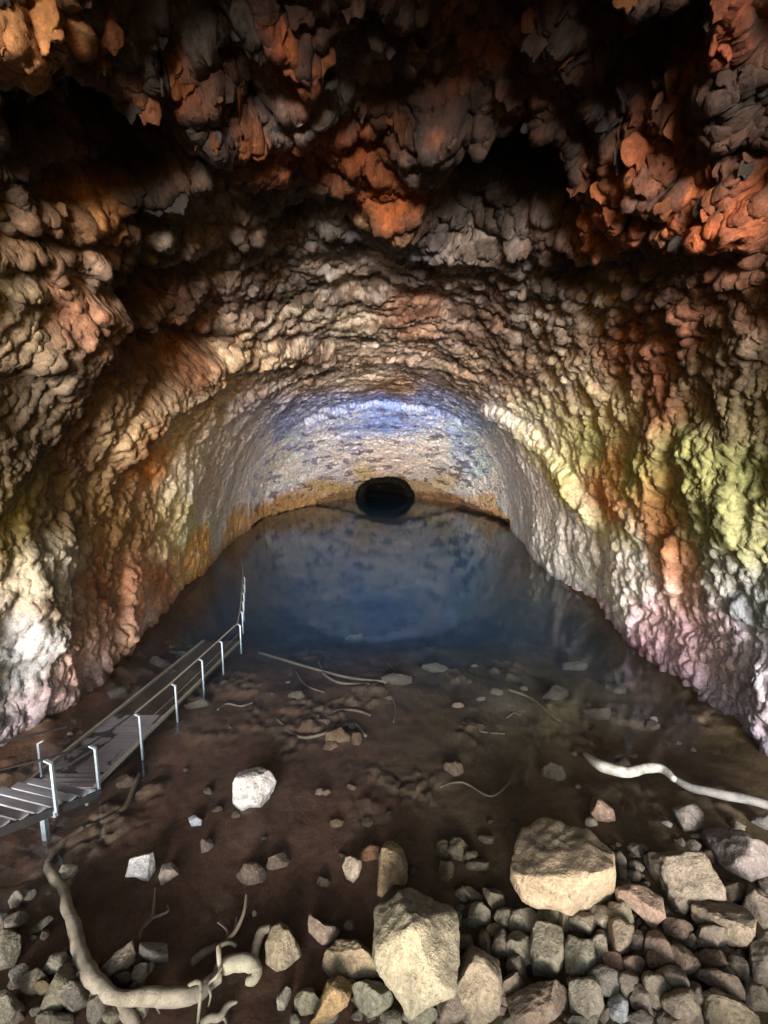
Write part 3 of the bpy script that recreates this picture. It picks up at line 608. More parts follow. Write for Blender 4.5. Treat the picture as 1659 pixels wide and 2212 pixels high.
BIG = [  # outline, colour, label, options
 (T8([(540,310),(580,300),(640,255),(680,228),(720,225),(800,255),(880,270),(920,310),(985,370),(995,450),(990,570),(940,600),(830,640),(760,600),(690,600),(620,570),(575,480),(545,390)]), 'b39c7e', 'largest tan boulder standing at the water edge above the cobbles', dict(sub=5, sink=.2, thick=.8, strata=.02)),
 (T8([(1140,380),(1180,370),(1380,370),(1415,440),(1470,520),(1475,575),(1400,562),(1340,590),(1320,635),(1260,600),(1190,520),(1150,470)]), 'a79888', 'flat topped grey slab with a crumbling pinkish upper edge, right of the tan boulder', dict(sub=5, strata=.035)),
 (T8([(1365,310),(1400,280),(1440,258),(1540,270),(1659,340),(1700,400),(1660,460),(1590,490),(1480,430),(1390,360)]), '8f8488', 'broad purple grey boulder lying against the right edge above the rock pile', dict(sub=5)),
 (T8([(1000,520),(1060,500),(1130,510),(1200,560),(1210,640),(1160,705),(1110,640),(1050,590),(1010,580)]), '97796a', 'pinkish brown wedge of rock between the tan boulder and the grey slab', dict(sub=5)),
 (T8([(1330,590),(1400,560),(1480,580),(1560,600),(1595,650),(1590,720),(1550,790),(1480,780),(1450,690),(1340,660)]), '94836f', 'blocky brown rock directly below the flat grey slab', dict(sub=5, strata=.03)),
 (C4([(560,640),(650,620),(720,560),(790,515),(860,560),(960,605),(1080,635),(1095,700),(1090,900),(1095,1060),(1070,1250),(900,1320),(790,1380),(700,1410),(640,1260),(570,1100),(510,980),(500,850),(520,720)]), 'a8a184', 'tall greenish grey slab with a pointed top and yellow streaks', dict(sub=5, sink=.15, thick=.6, strata=.03)),
 (C4([(555,240),(600,165),(690,210),(715,240),(740,330),(745,490),(640,480),(560,580),(520,560),(535,400)]), 'b99a6e', 'tall cream rock stub with rusty side standing in the shallows', dict(sub=5, sink=.1)),
 (C4([(290,290),(330,280),(400,310),(410,400),(350,470),(290,430),(270,350)]), 'b9a793', 'small broken cream stone beside the tall rusty stub in the shallows', dict(sink=.1)),
 (C4([(380,240),(440,200),(540,210),(520,300),(440,320),(390,290)]), '8a5a30', 'rust orange stone lying between two cream stubs in the water', dict(sink=.35)),
 (C4([(150,980),(230,900),(380,910),(470,980),(550,1080),(570,1150),(380,1170),(270,1140),(150,1180),(125,1090)]), 'a08a66', 'rounded brown rock with a rough top just left of the greenish slab', dict(sub=5, strata=.04)),
 (C4([(155,1180),(250,1155),(340,1190),(320,1340),(230,1410),(170,1480),(30,1530),(100,1350)]), 'b08a50', 'ochre orange slab at the bottom edge left of the greenish slab', dict(sub=5)),
 (C4([(335,1210),(440,1180),(590,1210),(635,1340),(540,1400),(420,1445),(370,1330)]), '96967e', 'grey green block wedged between the ochre slab and the greenish slab', dict(sub=5, strata=.02)),
 (C4([(1160,950),(1280,980),(1400,1050),(1425,1200),(1420,1310),(1390,1500),(1200,1480),(1090,1260),(1070,1200),(1080,1080)]), 'a08f76', 'upright tan rock right of the greenish slab at the bottom', dict(sub=5)),
 (C4([(1200,640),(1240,615),(1290,610),(1345,680),(1345,760),(1310,805),(1250,805),(1190,750)]), 'a39c80', 'round pale cobble with radiating grooves right of the greenish slab', dict(nplanes=9)),
 (C4([(1130,495),(1200,500),(1290,570),(1285,600),(1210,612),(1140,540)]), '9a8e70', 'smooth oval cobble at the water edge left of the tan boulder', dict(sharp=.4, nplanes=3)),
 (C4([(1285,510),(1360,515),(1440,540),(1450,620),(1380,690),(1320,600)]), '5a5340', 'dark stone with a pale vein left of the tan boulder', dict()),
 (T7([(1335,630),(1350,640),(1400,680),(1470,690),(1455,740),(1400,765),(1350,710)]), '9b8070', 'jagged pinkish stone behind the rounded brown rock', dict()),
 (T7([(1145,760),(1175,690),(1210,665),(1240,690),(1270,750),(1305,800),(1250,850),(1190,880),(1150,840)]), '9a8b6e', 'upright olive brown rock beside the curled root', dict(sub=5, sink=.15)),
 (T7([(425,880),(500,800),(570,745),(585,840),(530,900),(450,908)]), 'a5917e', 'pale leaf shaped rock with brown stains inside the bend of the driftwood', dict(sub=5)),
 (T7([(598,800),(605,755),(660,752),(700,755),(735,790),(710,840),(640,845)]), '95918a', 'grey block with two peaks inside the bend of the driftwood', dict(sub=5)),
 (T7([(1010,60),(1030,25),(1060,5),(1100,-5),(1160,15),(1190,70),(1160,130),(1120,165),(1085,165),(1050,182),(1005,150)]), 'e9e4e0', 'largest white boulder sitting alone in the brown shallows', dict(sub=5, sink=.12, k=1.05)),
 (T7([(812,215),(840,202),(875,225),(870,250),(830,250)]), 'd8d8e0', 'small white stone down left of the largest white boulder', dict(k=1.3, sink=.15)),
 (T7([(545,470),(560,400),(590,385),(675,365),(670,440),(640,490),(590,470)]), 'd9d6d6', 'jagged white rock with grey spots left in the shallows', dict(sub=5, k=1.2, sink=.12)),
 (T7([(685,470),(700,415),(740,410),(775,450),(720,490),(695,505)]), 'b3a296', 'half white half brown stone touching the jagged white rock', dict(sink=.25)),
 (T7([(250,450),(270,418),(300,415),(330,422),(333,460),(290,485),(262,478)]), 'c3b4a6', 'rounded whitish stone resting against the driftwood', dict(sharp=.5)),
 (T7([(40,580),(60,525),(115,515),(130,545),(110,570),(80,610),(50,610)]), '8b8378', 'hooked grey stone near the left edge under the stairs', dict()),
 (T7([(95,565),(120,530),(150,520),(162,540),(140,570),(110,582)]), 'a39b90', 'pale oval stone touching the hooked grey stone', dict(sharp=.5)),
 (T7([(-20,710),(60,700),(115,730),(90,790),(60,860),(-20,880)]), '85806f', 'big olive grey rock cut by the left edge', dict(sub=5)),
 (T7([(-25,965),(40,955),(110,1035),(80,1100),(-25,1110)]), '8f8878', 'big smooth rock in the bottom left corner', dict(sub=5, sharp=.5)),
 (T8([(640,680),(665,660),(770,690),(775,770),(770,880),(720,925),(650,905),(632,780)]), '96907c', 'upright flat grey slab in the middle of the cobbles', dict(sub=5, nplanes=5)),
 (T8([(790,760),(800,720),(850,745),(900,740),(915,830),(905,905),(850,905),(790,890)]), '8f8a78', 'jagged topped grey rock right of the upright flat slab', dict(strata=.03)),
 (T8([(540,1050),(600,985),(640,950),(720,920),(770,950),(805,1000),(800,1070),(760,1120),(600,1120)]), '8a7462', 'large brown ridged rock at the bottom edge below the upright slab', dict(sub=5, strata=.04)),
 (T8([(885,180),(900,130),(930,128),(990,180),(998,225),(950,240),(905,232)]), 'b48f7c', 'pink stone in the water above the tan boulder', dict(sink=.2)),
 (T8([(1243,175),(1290,165),(1345,155),(1378,190),(1375,240),(1310,280),(1270,230)]), '9b9290', 'grey heart shaped stone in the water below the white log', dict(sink=.2)),
 (T8([(1575,870),(1580,760),(1640,695),(1720,700),(1720,950),(1640,960),(1590,930)]), '776c60', 'large dark lined boulder at the right edge low in the pile', dict(sub=5)),
 (T8([(1375,1000),(1390,975),(1440,960),(1540,1010),(1610,1070),(1620,1130),(1380,1130)]), '8a7c64', 'splintery olive boulder in the bottom right corner', dict(sub=5, strata=.06)),
 (T8([(970,1050),(985,990),(1020,975),(1055,1010),(1055,1090),(1030,1106),(985,1080)]), 'b4b4b4', 'shiny grey white stone near the bottom edge among the cobbles', dict(k=1.2)),
 (T8([(1340,900),(1370,870),(1440,870),(1520,900),(1560,960),(1555,1005),(1480,965),(1400,935)]), '84705f', 'long pinkish brown rock leaning right low in the pile', dict(sub=5)),
 (T8([(1115,770),(1140,710),(1175,700),(1240,780),(1245,850),(1200,850),(1130,830)]), '917565', 'pinkish brown rock with a split corner in the middle of the right pile', dict()),
 (T8([(1115,900),(1140,880),(1190,890),(1240,950),(1245,1020),(1200,1060),(1140,1040)]), '857a6c', 'grey brown rock with a dark chip near the bottom right', dict()),
 (T8([(1540,600),(1570,500),(1600,540),(1640,560),(1700,600),(1700,680),(1640,690),(1590,640)]), '87796c', 'pointed brown rock at the right edge beside the blocky brown rock', dict()),
]
for i, (poly, hx, lab, kw) in enumerate(BIG):
    o = rock(poly, hx, 11 + i * 7, 'boulder' if kw.get('sub') == 5 else 'rock', **kw)
    if o: tag(o, lab, 'rock', 'distinct rocks of the shore')
nBIG = len(ROCKS)
# cobbles: (centre, half size, tilt, colour) on the enlarged quarters of the photo
C8 = """535,650,48,42,0,99917a 600,665,60,52,-10,a39d86 480,700,36,30,0,a08a5c 345,750,38,32,0,8c8474 435,760,30,55,5,7d6e5c 505,760,38,62,10,857864 580,790,55,68,0,959078 715,640,50,45,0,918560 785,660,35,50,0,867c64 865,670,52,45,10,8f8672 945,650,62,42,35,a09680 1020,640,45,62,-10,93886f 930,780,34,65,0,908a7a 1020,730,55,72,0,8b7c68 1090,740,34,42,0,6f6458 990,840,38,50,0,a07c6c 1070,860,50,45,10,8d7060 575,870,38,55,-20,7f7662 555,950,48,60,-20,7c6c5c 860,990,60,80,5,837c6e 960,930,58,72,-25,77736c 1050,940,42,55,20,7c7166 1105,1000,38,65,-15,7e7266 1250,930,62,80,-10,7f7466 1290,830,58,68,-15,8a7262 1260,690,60,42,20,876e60 1400,730,72,52,0,86786c 1410,825,55,42,10,7d6654 1530,870,42,60,-10,7d7062 1500,535,50,40,0,5f5246 1335,980,40,55,-10,72675c 1280,1030,65,75,-20,7c7062 900,1060,30,48,0,7d7468 945,1060,24,42,0,756c62 840,1095,40,28,0,5e5a54 1110,1085,55,38,0,6c6660 1250,1090,60,32,0,756450 1340,1085,40,38,0,5e5248 1600,995,46,58,0,6b5f54 893,237,22,20,0,a09080 1218,245,24,18,10,b0a8a4 1525,245,36,20,25,83786f 1275,320,22,24,0,7d736c 1335,335,30,24,20,877d76 1635,235,36,28,10,7f7d84 1095,355,38,28,0,8a8078 1020,400,22,34,-15,b0a090 1080,465,28,20,15,9a8a7a 1025,460,24,28,0,7d6c5c 1090,420,34,20,20,83776a 1010,570,24,20,0,867458 840,85,12,10,0,b49080 290,1030,52,75,10,7f7060 160,1075,70,40,-10,8a8872 30,1085,40,36,0,85806c 255,910,32,62,0,a09a80 10,985,25,48,0,8e8a74 150,1015,40,25,0,6a6a5a 1050,490,14,10,0,93806c 1110,470,14,12,10,75604e 1000,425,14,16,0,6a5444 1065,385,22,14,-10,6c5a4a 1130,500,16,12,0,6c5848 985,345,12,10,0,8a7060 1010,330,14,9,20,6c584a 1075,640,14,12,0,8f8474 1100,665,12,14,0,7a6c5c 1085,690,12,10,0,867868 1120,700,14,16,10,74665a 320,660,14,36,0,7e7a64 1190,600,18,50,-25,6a5848 1230,640,16,50,-35,75604f 1560,700,22,40,0,6c6054 1610,440,30,22,0,6f6058 1650,520,30,40,0,83786c 1360,760,30,22,10,7c6a5c 1320,740,24,34,0,7a6858 1180,830,36,40,20,8c7464 1040,1060,16,20,0,5e5a54 700,985,24,20,0,75624f 510,1010,34,26,-10,8c7a6c 500,1045,26,22,20,86746a 800,1080,22,18,0,6c6056 1480,900,30,40,0,75685a 1150,985,24,34,10,736a60 1210,1080,34,26,0,70665c 1450,1040,24,20,0,7c6f5c 630,950,26,18,0,6c6050 610,930,22,26,10,80745f 905,900,16,22,0,746c60 1000,690,24,16,20,7c7060 960,600,30,22,0,8f8570 1350,295,22,12,-10,6c625c 1440,400,30,12,20,3f342c""".split()
C7 = """75,662,50,34,-25,8c867a 10,655,22,36,10,827c72 185,672,48,15,-38,968e82 195,720,16,22,20,8a7c70 95,892,52,38,-25,96928a 245,848,50,38,-35,948e80 150,925,50,46,-40,928670 188,952,32,34,-30,9a865c 262,955,44,105,28,857f68 330,992,58,66,10,8b8478 420,1042,40,58,15,7f7b70 200,1088,40,34,-20,8c8474 275,1090,44,34,10,6f6450 488,1068,46,34,-30,9a9078 610,1050,26,40,25,8f8672 605,885,30,44,10,a39888 650,862,14,30,30,a8a090 410,852,18,22,20,7c7468 388,1085,10,10,0,8c8a84 600,935,26,16,0,a09484 1225,1005,24,48,15,b4ac9c 1325,1015,52,50,-10,8f8d70 1275,1085,22,22,0,8a886c 1510,680,20,20,0,8a7464 1100,628,10,14,0,b4a494 530,905,40,30,-10,4a3c34 400,985,12,40,20,857c6e 60,760,30,20,0,7c766a 210,540,14,10,0,8a8076 1420,1040,30,26,0,5a5648""".split()
cob = []
for q, Tq in ((C8, T8), (C7, T7)):
    for j, tok in enumerate(q):
        v = tok.split(','); cx_, cy_, rx, ry, rot = map(float, v[:5]); (px, py), = Tq([(cx_, cy_)])
        sd = 500 + len(cob) * 5 + (0 if Tq is T8 else 3)
        o = rock(ell_poly(px, py, rx * .56, ry * .56, rot, sd, 12, .17), v[5], sd, 'cobble', sub=4 if max(rx, ry) > 34 else 3, nplanes=9, sharp=0.7 if j % 3 else 1.0)
        if o: cob.append(o)
# smaller stones filling the pile between them
rf = np.random.default_rng(77)
FILL = [[(840,2070),(1000,1930),(1110,1960),(1330,1900),(1440,1850),(1500,1790),(1659,1830),(1659,2240),(660,2240),(660,2180),(700,2050)], [(0,1990),(90,2010),(160,2060),(230,2140),(300,2210),(300,2240),(0,2240)]]
def inpoly(p, poly):
    c = False
    for i in range(len(poly)):
        a_, b_ = poly[i], poly[(i + 1) % len(poly)]
        if (a_[1] > p[1]) != (b_[1] > p[1]) and p[0] < (b_[0] - a_[0]) * (p[1] - a_[1]) / (b_[1] - a_[1]) + a_[0]: c = not c
    return c
PAL = ['857a6a', '8f8468', '7c6a5a', '96886e', '8a7464', '7a746a', '6f6254', '9a8f78']
occ = [(cx, cy) for o, cx, cy, s in ROCKS]
nf = 0
for tries in range(4000):
    if nf >= 105: break
    px, py = rf.uniform(0, 1659), rf.uniform(1840, 2215)
    if not any(inpoly((px, py), P_) for P_ in FILL): continue
    if min(math.hypot(px - q[0], py - q[1]) for q in occ) < 15: continue
    r0 = rf.uniform(8, 19) * (0.8 + 0.5 * (py - 1840) / 370)
    sd = 3000 + tries
    o = rock(ell_poly(px, py, r0, r0 * rf.uniform(.7, 1.2), rf.uniform(0, 180), sd), PAL[int(rf.integers(8))], sd, 'cobble', sub=3, nplanes=6, sink=0.42, lift=-0.03)
    if o: cob.append(o); occ.append((px, py)); nf += 1
# stones under the water
SUB = [(765,1382,20,12,'8f8a84'), (730,1592,27,18,'8a6a4a'), (715,1612,16,12,'7a5c40'), (770,1600,12,18,'6f5440'), (430,1520,30,16,'6a645c'), (988,1526,13,8,'b08c74'), (1405,1556,14,10,'d8ccc0'), (1408,1572,16,14,'6f665e'),
       (980,1663,20,18,'8a705a'), (447,1826,13,17,'9a8a80'), (728,1778,14,10,'80684e'), (793,1777,14,10,'80684e'), (545,1890,30,26,'8a7468'), (600,1862,24,18,'8a7264'), (272,1690,22,18,'5a4c40'), (1025,1440,9,5,'8a8a88'), (1070,1495,16,10,'6a6458'),
       (1132,1487,8,6,'a09a8c'), (1345,1650,16,14,'5c5048'), (1290,1545,28,20,'4f4840'), (1040,1310+200,10,7,'6a6660'), (385,1415,22,10,'7f7c78'), (345,1435,26,14,'5c5a58'), (255,1495,30,12,'54504c'), (700,1560,14,9,'7a6450'), (640,1505,20,12,'5f564c'),
       (860,1470,34,14,'57544f'), (940,1445,26,12,'5a5854'), (510,1760,10,8,'6a5646'), (150,1585,8,4,'c0b4a8'), (1200,1500,30,18,'4a463f'), (1240,1440,26,18,'4f4c48'), (1330,1490,20,12,'4f463e'), (958,1838,17,22,'6f6448'), (990,1835,20,26,'70654a'), (1015,1855,17,20,'665c42'), (1030,1870,24,14,'6a6048'), (965,1880,16,24,'5c5238'), (870,1815,22,16,'6a5438'), (1195,1670,26,20,'5f5648'), (890,1880,12,10,'5a4c38'), (700,1905,14,12,'6a5848'), (760,1700,10,8,'7a6450'), (705,1710,10,9,'7a6450'), (690,1712,9,10,'7c664e')]
subs = []
for j, (px, py, rx, ry, hx) in enumerate(SUB):
    o = rock(ell_poly(px, py, rx, ry, (j * 47) % 40 - 20, 7000 + j, 11, .2), hx, 7000 + j, 'stone', sub=4, nplanes=6, sink=0.4, k=0.65)
    if o: subs.append((o, px, py, rx))
for tries in range(34):
    px, py = rf.uniform(330, 1500), rf.uniform(1430, 1900)
    if px > 1150 and py > 1720: continue
    if px < 430 and py < 1640: continue
    if px < 420 and py > 1740: continue
    r0 = rf.uniform(5, 15) * (0.5 + 0.6 * (py - 1430) / 470)
    o = rock(ell_poly(px, py, r0 * 1.2, r0 * .8, rf.uniform(-40, 40), 7600 + tries, 10, .25), PAL[int(rf.integers(8))], 7600 + tries, 'stone', sub=3, nplanes=6, sink=0.55, k=0.42)
    if o: subs.append((o, px, py, r0))
# labels that single every small stone out by its nearest distinct rock
def direction(dx, dy):
    return ('right of' if dx > 0 else 'left of') if abs(dx) > abs(dy) else ('below' if dy > 0 else 'above')
SHORT = {i: BIG[i][2] for i in range(len(BIG))}
def short(lab):
    w = lab.replace(',', '').split(); return ' '.join(w[:4])
big_pos = [(ROCKS[i][1], ROCKS[i][2], ROCKS[i][0]['label']) for i in range(nBIG)]
groups = {}
lookup = {o.name: (cx, cy, s) for o, cx, cy, s in ROCKS}
def place_labels(objs, word, grp):
    buckets = {}
    for o in objs:
        cx, cy, s = lookup[o.name]
        k = min(range(len(big_pos)), key=lambda i: math.hypot(cx - big_pos[i][0], cy - big_pos[i][1]))
        d_ = direction(cx - big_pos[k][0], cy - big_pos[k][1])
        buckets.setdefault((k, d_), []).append((math.hypot(cx - big_pos[k][0], cy - big_pos[k][1]), o))
    ORD = ['nearest', 'second nearest', 'third nearest', 'fourth nearest', 'fifth nearest', 'sixth nearest', 'seventh nearest', 'eighth nearest', 'ninth nearest', 'tenth nearest', 'eleventh nearest', 'twelfth nearest', 'thirteenth nearest', 'fourteenth nearest', 'fifteenth nearest', 'sixteenth nearest', 'seventeenth nearest', 'eighteenth nearest']
    for (k, d_), lst in buckets.items():
        lst.sort(key=lambda t: t[0]); w = big_pos[k][2].replace(',', '').split()
        for n_, (dd, o) in enumerate(lst):
            ref = ' '.join(w[:6])
            while len(ref.split()) > 3 and ref.split()[-1] in ('the', 'a', 'in', 'with', 'at', 'and', 'left', 'right', 'of', 'two', 'by', 'against', 'between', 'just', 'directly', 'lying', 'low', 'near', 'under', 'on', 'cut'): ref = ' '.join(ref.split()[:-1])
            tag(o, f"{word} {d_} the {ref}, {ORD[min(n_, 17)]} to it", 'stone', grp)
place_labels(cob, 'cobble', 'cobbles of the shore')
place_labels([s[0] for s in subs], 'sunken stone', 'stones on the lake bed')
# ------------------------------------------------------------------ driftwood and roots
def tube_mesh(pts, radii, seg=14, rough=0.12, seed=0, sub=6, ends=True):
    pts = np.array(pts, float); radii = np.array(radii, float); n = len(pts)
    # catmull-rom resampling
    t = np.linspace(0, n - 1, (n - 1) * sub + 1); out = []; rr = []
    for q in t:
        i = min(int(q), n - 2); f = q - i
        p0, p1, p2, p3 = pts[max(i - 1, 0)], pts[i], pts[i + 1], pts[min(i + 2, n - 1)]
        out.append(0.5 * ((2 * p1) + (-p0 + p2) * f + (2 * p0 - 5 * p1 + 4 * p2 - p3) * f * f + (-p0 + 3 * p1 - 3 * p2 + p3) * f ** 3)); rr.append(radii[i] * (1 - f) + radii[i + 1] * f)
    out = np.array(out); rr = np.array(rr); m = len(out)
    tan = np.gradient(out, axis=0); tan /= np.linalg.norm(tan, axis=1, keepdims=True) + 1e-9
    ref = np.array([0, 0, 1.0]); V = []
    for i in range(m):
        a_ = np.cross(tan[i], ref)
        if np.linalg.norm(a_) < 1e-3: a_ = np.cross(tan[i], np.array([0, 1.0, 0]))
        a_ /= np.linalg.norm(a_); b_ = np.cross(a_, tan[i])
        th = np.linspace(0, 2 * math.pi, seg, endpoint=False)
        V.append(out[i] + rr[i] * (np.cos(th)[:, None] * a_ + np.sin(th)[:, None] * b_))
    V = np.array(V).reshape(-1, 3)
    cen_ = np.repeat(out, seg, axis=0); nd = V - cen_; L = np.linalg.norm(nd, axis=1, keepdims=True) + 1e-9
    fr = 1.0 / max(radii.max() * 2.5, 0.02)
    dn = fbm(V[:, 0] * fr + seed, V[:, 1] * fr, V[:, 2] * fr, 3, 151)
    gr = fbm(np.repeat(np.arange(m) * 0.12, seg) + seed, np.tile(np.cos(np.arange(seg) / seg * 2 * math.pi), m) * 2.2, np.tile(np.sin(np.arange(seg) / seg * 2 * math.pi), m) * 2.2, 3, 155, 0.6, True)
    V = V + nd * (rough * 2 * dn + rough * 0.6 * gr)[:, None]
    F = []
    for i in range(m - 1):
        for j in range(seg):
            F.append((i * seg + j, i * seg + (j + 1) % seg, (i + 1) * seg + (j + 1) % seg, (i + 1) * seg + j))
    base_n = len(V); V = np.concatenate([V, out[:1] - tan[:1] * rr[0] * .5, out[-1:] + tan[-1:] * rr[-1] * .5])
    for j in range(seg):
        F.append((base_n, (j + 1) % seg, j, base_n)); F.append((base_n + 1, (m - 1) * seg + j, (m - 1) * seg + (j + 1) % seg, base_n + 1))
    return V, F
def branch(name, pp, rad_px, mat, parent=None, zoff=None, seed=0, seg=14, rough=0.12, origin=None):
    """pp: photo points lying on the ground (or zoff metres above it); rad_px: half width on the photo"""
    pts = []; rad = []
    for i, (px, py) in enumerate(pp):
        g_ = ground_hit(px, py); r_px = rad_px[i] if isinstance(rad_px, (list, tuple)) else rad_px
        dz = (zoff[i] if isinstance(zoff, (list, tuple)) else (zoff or 0.0))
        r_m = r_px / FPX * depth_of(g_)
        top = max(g_[2], -9) + dz + r_m * 0.7
        p = on_plane(px, py, top); pts.append(p); rad.append(r_px / FPX * depth_of(p))
    V, F = tube_mesh(pts, rad, seg, rough, seed)
    tri = [f for f in F if f[0] == f[3]]; quad = [f for f in F if f[0] != f[3]]
    bm = bmesh.new(); vs = [bm.verts.new(v) for v in V]
    for f in quad: bm.faces.new([vs[i] for i in f])
    for f in tri: bm.faces.new([vs[i] for i in f[:3]])
    bmesh.ops.recalc_face_normals(bm, faces=bm.faces)
    return bm_obj(name, bm, mat, parent, smooth=True)
def wood_mat(name, c, k2=0.5, bump=0.5, grainscale=9):
    m, nt, b, out = new_mat(name); tc = N(nt, 'TexCoord'); src = tc.outputs['Object']
    n1 = N(nt, 'TexNoise', Scale=3.0, Detail=8.0, Roughness=0.65, Distortion=0.8); n2 = N(nt, 'TexNoise', Scale=float(grainscale) * 2.5, Detail=6.0, Roughness=0.7, Distortion=1.5)
    for n in (n1, n2): nt.links.new(src, n.inputs['Vector'])
    base = mixrgb(nt, 'MULTIPLY', 1.0, c, ramp(nt, n1.outputs[0], [(0.3, 1 - k2), (0.55, 1.0), (0.75, 1.15)]))
    base = mixrgb(nt, 'MULTIPLY', 1.0, base, ramp(nt, n2.outputs[0], [(0.3, 1 - k2 * 0.7), (0.5, 1.0), (0.7, 1.1)]))
    nt.links.new(base, b.inputs['Base Color']); b.inputs['Roughness'].default_value = 0.8
    bp = N(nt, 'Bump', Strength=bump, Distance=0.02); nt.links.new(n2.outputs[0], bp.inputs['Height']); nt.links.new(bp.outputs[0], b.inputs['Normal'])
    return m
M_DRIFT = wood_mat('driftwood_pale', (0.27, 0.225, 0.165), 0.6, 0.8); M_LOG = wood_mat('driftwood_bleached', (0.42, 0.40, 0.36), 0.65, 0.9, 6); M_ROOT = wood_mat('root_dark', (0.11, 0.075, 0.05)); M_SUBROOT = wood_mat('root_sunken', (0.11, 0.085, 0.06)); M_WETLOG = wood_mat('log_wet', (0.17, 0.16, 0.155))
# the big curved branch, lower left
dw = tag(branch('driftwood', T7([(205,420),(225,465),(272,520),(290,600),(318,680),(345,790),(380,880),(450,960),(530,997),(640,985),(760,990),(850,972),(900,935),(950,900)]), [7,9,8,10,11,12,14,14,11,14,14,14,13,11], M_DRIFT, zoff=[.02,.03,.05,.08,.12,.15,.15,.12,.10,.12,.12,.12,.12,.1], seed=3, rough=0.16),
   'long curved pale driftwood branch sweeping round the muddy bottom left shore', 'driftwood')
tw = lambda pts, r, zo: branch('twig', pts, r, M_DRIFT, dw, zoff=zo, seed=len(pts), seg=8, rough=0.1)
tw(T7([(355,880),(335,890),(328,930)]), [3, 3, 1.5], [.25, .22, .15])
tw(T7([(815,940),(845,925),(868,935),(865,1000),(855,1100)]), [4, 4.5, 4, 3.5, 3], [.22, .3, .34, .3, .1])
tw(T7([(960,860),(935,900),(900,935),(910,980),(900,1030)]), [3, 3, 3, 2.5, 1.5], [.3, .3, .25, .2, .05])
tw(T7([(945,770),(947,820),(950,870)]), [5, 5, 4], [.35, .32, .22])
tw(T7([(262,600),(270,570),(285,540)]), [2, 3, 3], [.05, .1, .12])
tw(T7([(690,990),(672,1020),(690,1060)]), [2.5, 2, 1.2], [.2, .12, .03])
tag(branch('root', T7([(930,880),(980,850),(1040,840),(1090,850),(1110,880),(1095,915),(1065,920)]), [9, 13, 14, 13, 12, 9, 6], wood_mat('bark_scaly', (0.30, 0.27, 0.19), bump=1.0), zoff=.08, seed=9, rough=0.2), 'thick curled root end with scaly bark at the tip of the driftwood', 'root')
tag(branch('root', T7([(1165,690),(1130,710),(1110,760),(1095,830)]), [7, 9, 9, 8], M_DRIFT, zoff=.1, seed=12), 'short smooth root bent down beside the upright olive brown rock', 'root')
tag(branch('root', T7([(470,1000),(520,1030),(560,1080),(590,1120)]), [10, 12, 11, 9], M_DRIFT, zoff=.02, seed=14), 'lower fork of wood running to the bottom edge under the driftwood', 'root')
rt = tag(branch('root', T7([(870,1100),(910,1080),(950,1075),(985,1025),(1025,1010)]), [6, 7, 7, 6, 2], M_DRIFT, zoff=.04, seed=15), 'forked pale root at the bottom edge below the scaly root', 'root')
branch('twig', T7([(955,1075),(975,1090),(980,1130)]), [4, 3, 3], M_DRIFT, rt, zoff=.04, seg=8)
rt = tag(branch('root', T7([(1065,545),(1055,620),(1020,700),(975,750)]), [2.5, 3.5, 4, 4.5], M_ROOT, zoff=[.35, .3, .2, .1], seed=16), 'thin dark upright stem rising from the mud near the scaly root', 'root')
branch('twig', T7([(985,740),(980,700),(940,665)]), [3, 2.5, 1.5], M_ROOT, rt, zoff=.12, seg=8); branch('twig', T7([(1005,720),(1020,680),(1022,645)]), [3, 2.5, 1.5], M_ROOT, rt, zoff=.15, seg=8)
branch('twig', T7([(1020,768),(985,755),(945,770)]), [3, 4, 4], M_DRIFT, rt, zoff=.15, seg=8)
rt = tag(branch('root', T7([(672,520),(668,580),(658,640),(618,690),(605,730)]), [2.5, 3, 3.5, 3.5, 3.5], M_ROOT, zoff=.1, seed=17), 'thin dark root reaching from the white rocks to the grey block', 'root')
branch('twig', T7([(650,650),(700,632),(728,615),(722,592)]), [3, 3, 2.5, 1.5], M_ROOT, rt, zoff=.1, seg=8)
tag(branch('root', T7([(830,840),(880,800),(940,770)]), [8, 9, 6], M_ROOT, zoff=0, seed=18), 'dark flat root in the mud behind the scaly root', 'root')
# the pale log in the water, right
lg = tag(branch('log', [(1262,1628),(1285,1646),(1312,1659),(1350,1668),(1395,1660),(1430,1661),(1458,1684)], [3, 9, 11, 10, 9, 8, 6], M_LOG, zoff=[.28, .34, .36, .36, .36, .36, .33], seed=21, rough=.2), 'bleached white log lying in the shallows at right', 'log')
branch('tail', [(1452,1680),(1490,1700),(1550,1714),(1610,1726),(1680,1745)], [6, 8, 9, 9, 9], M_WETLOG, lg, zoff=[.30, .24, .2, .16, .14], seed=22)
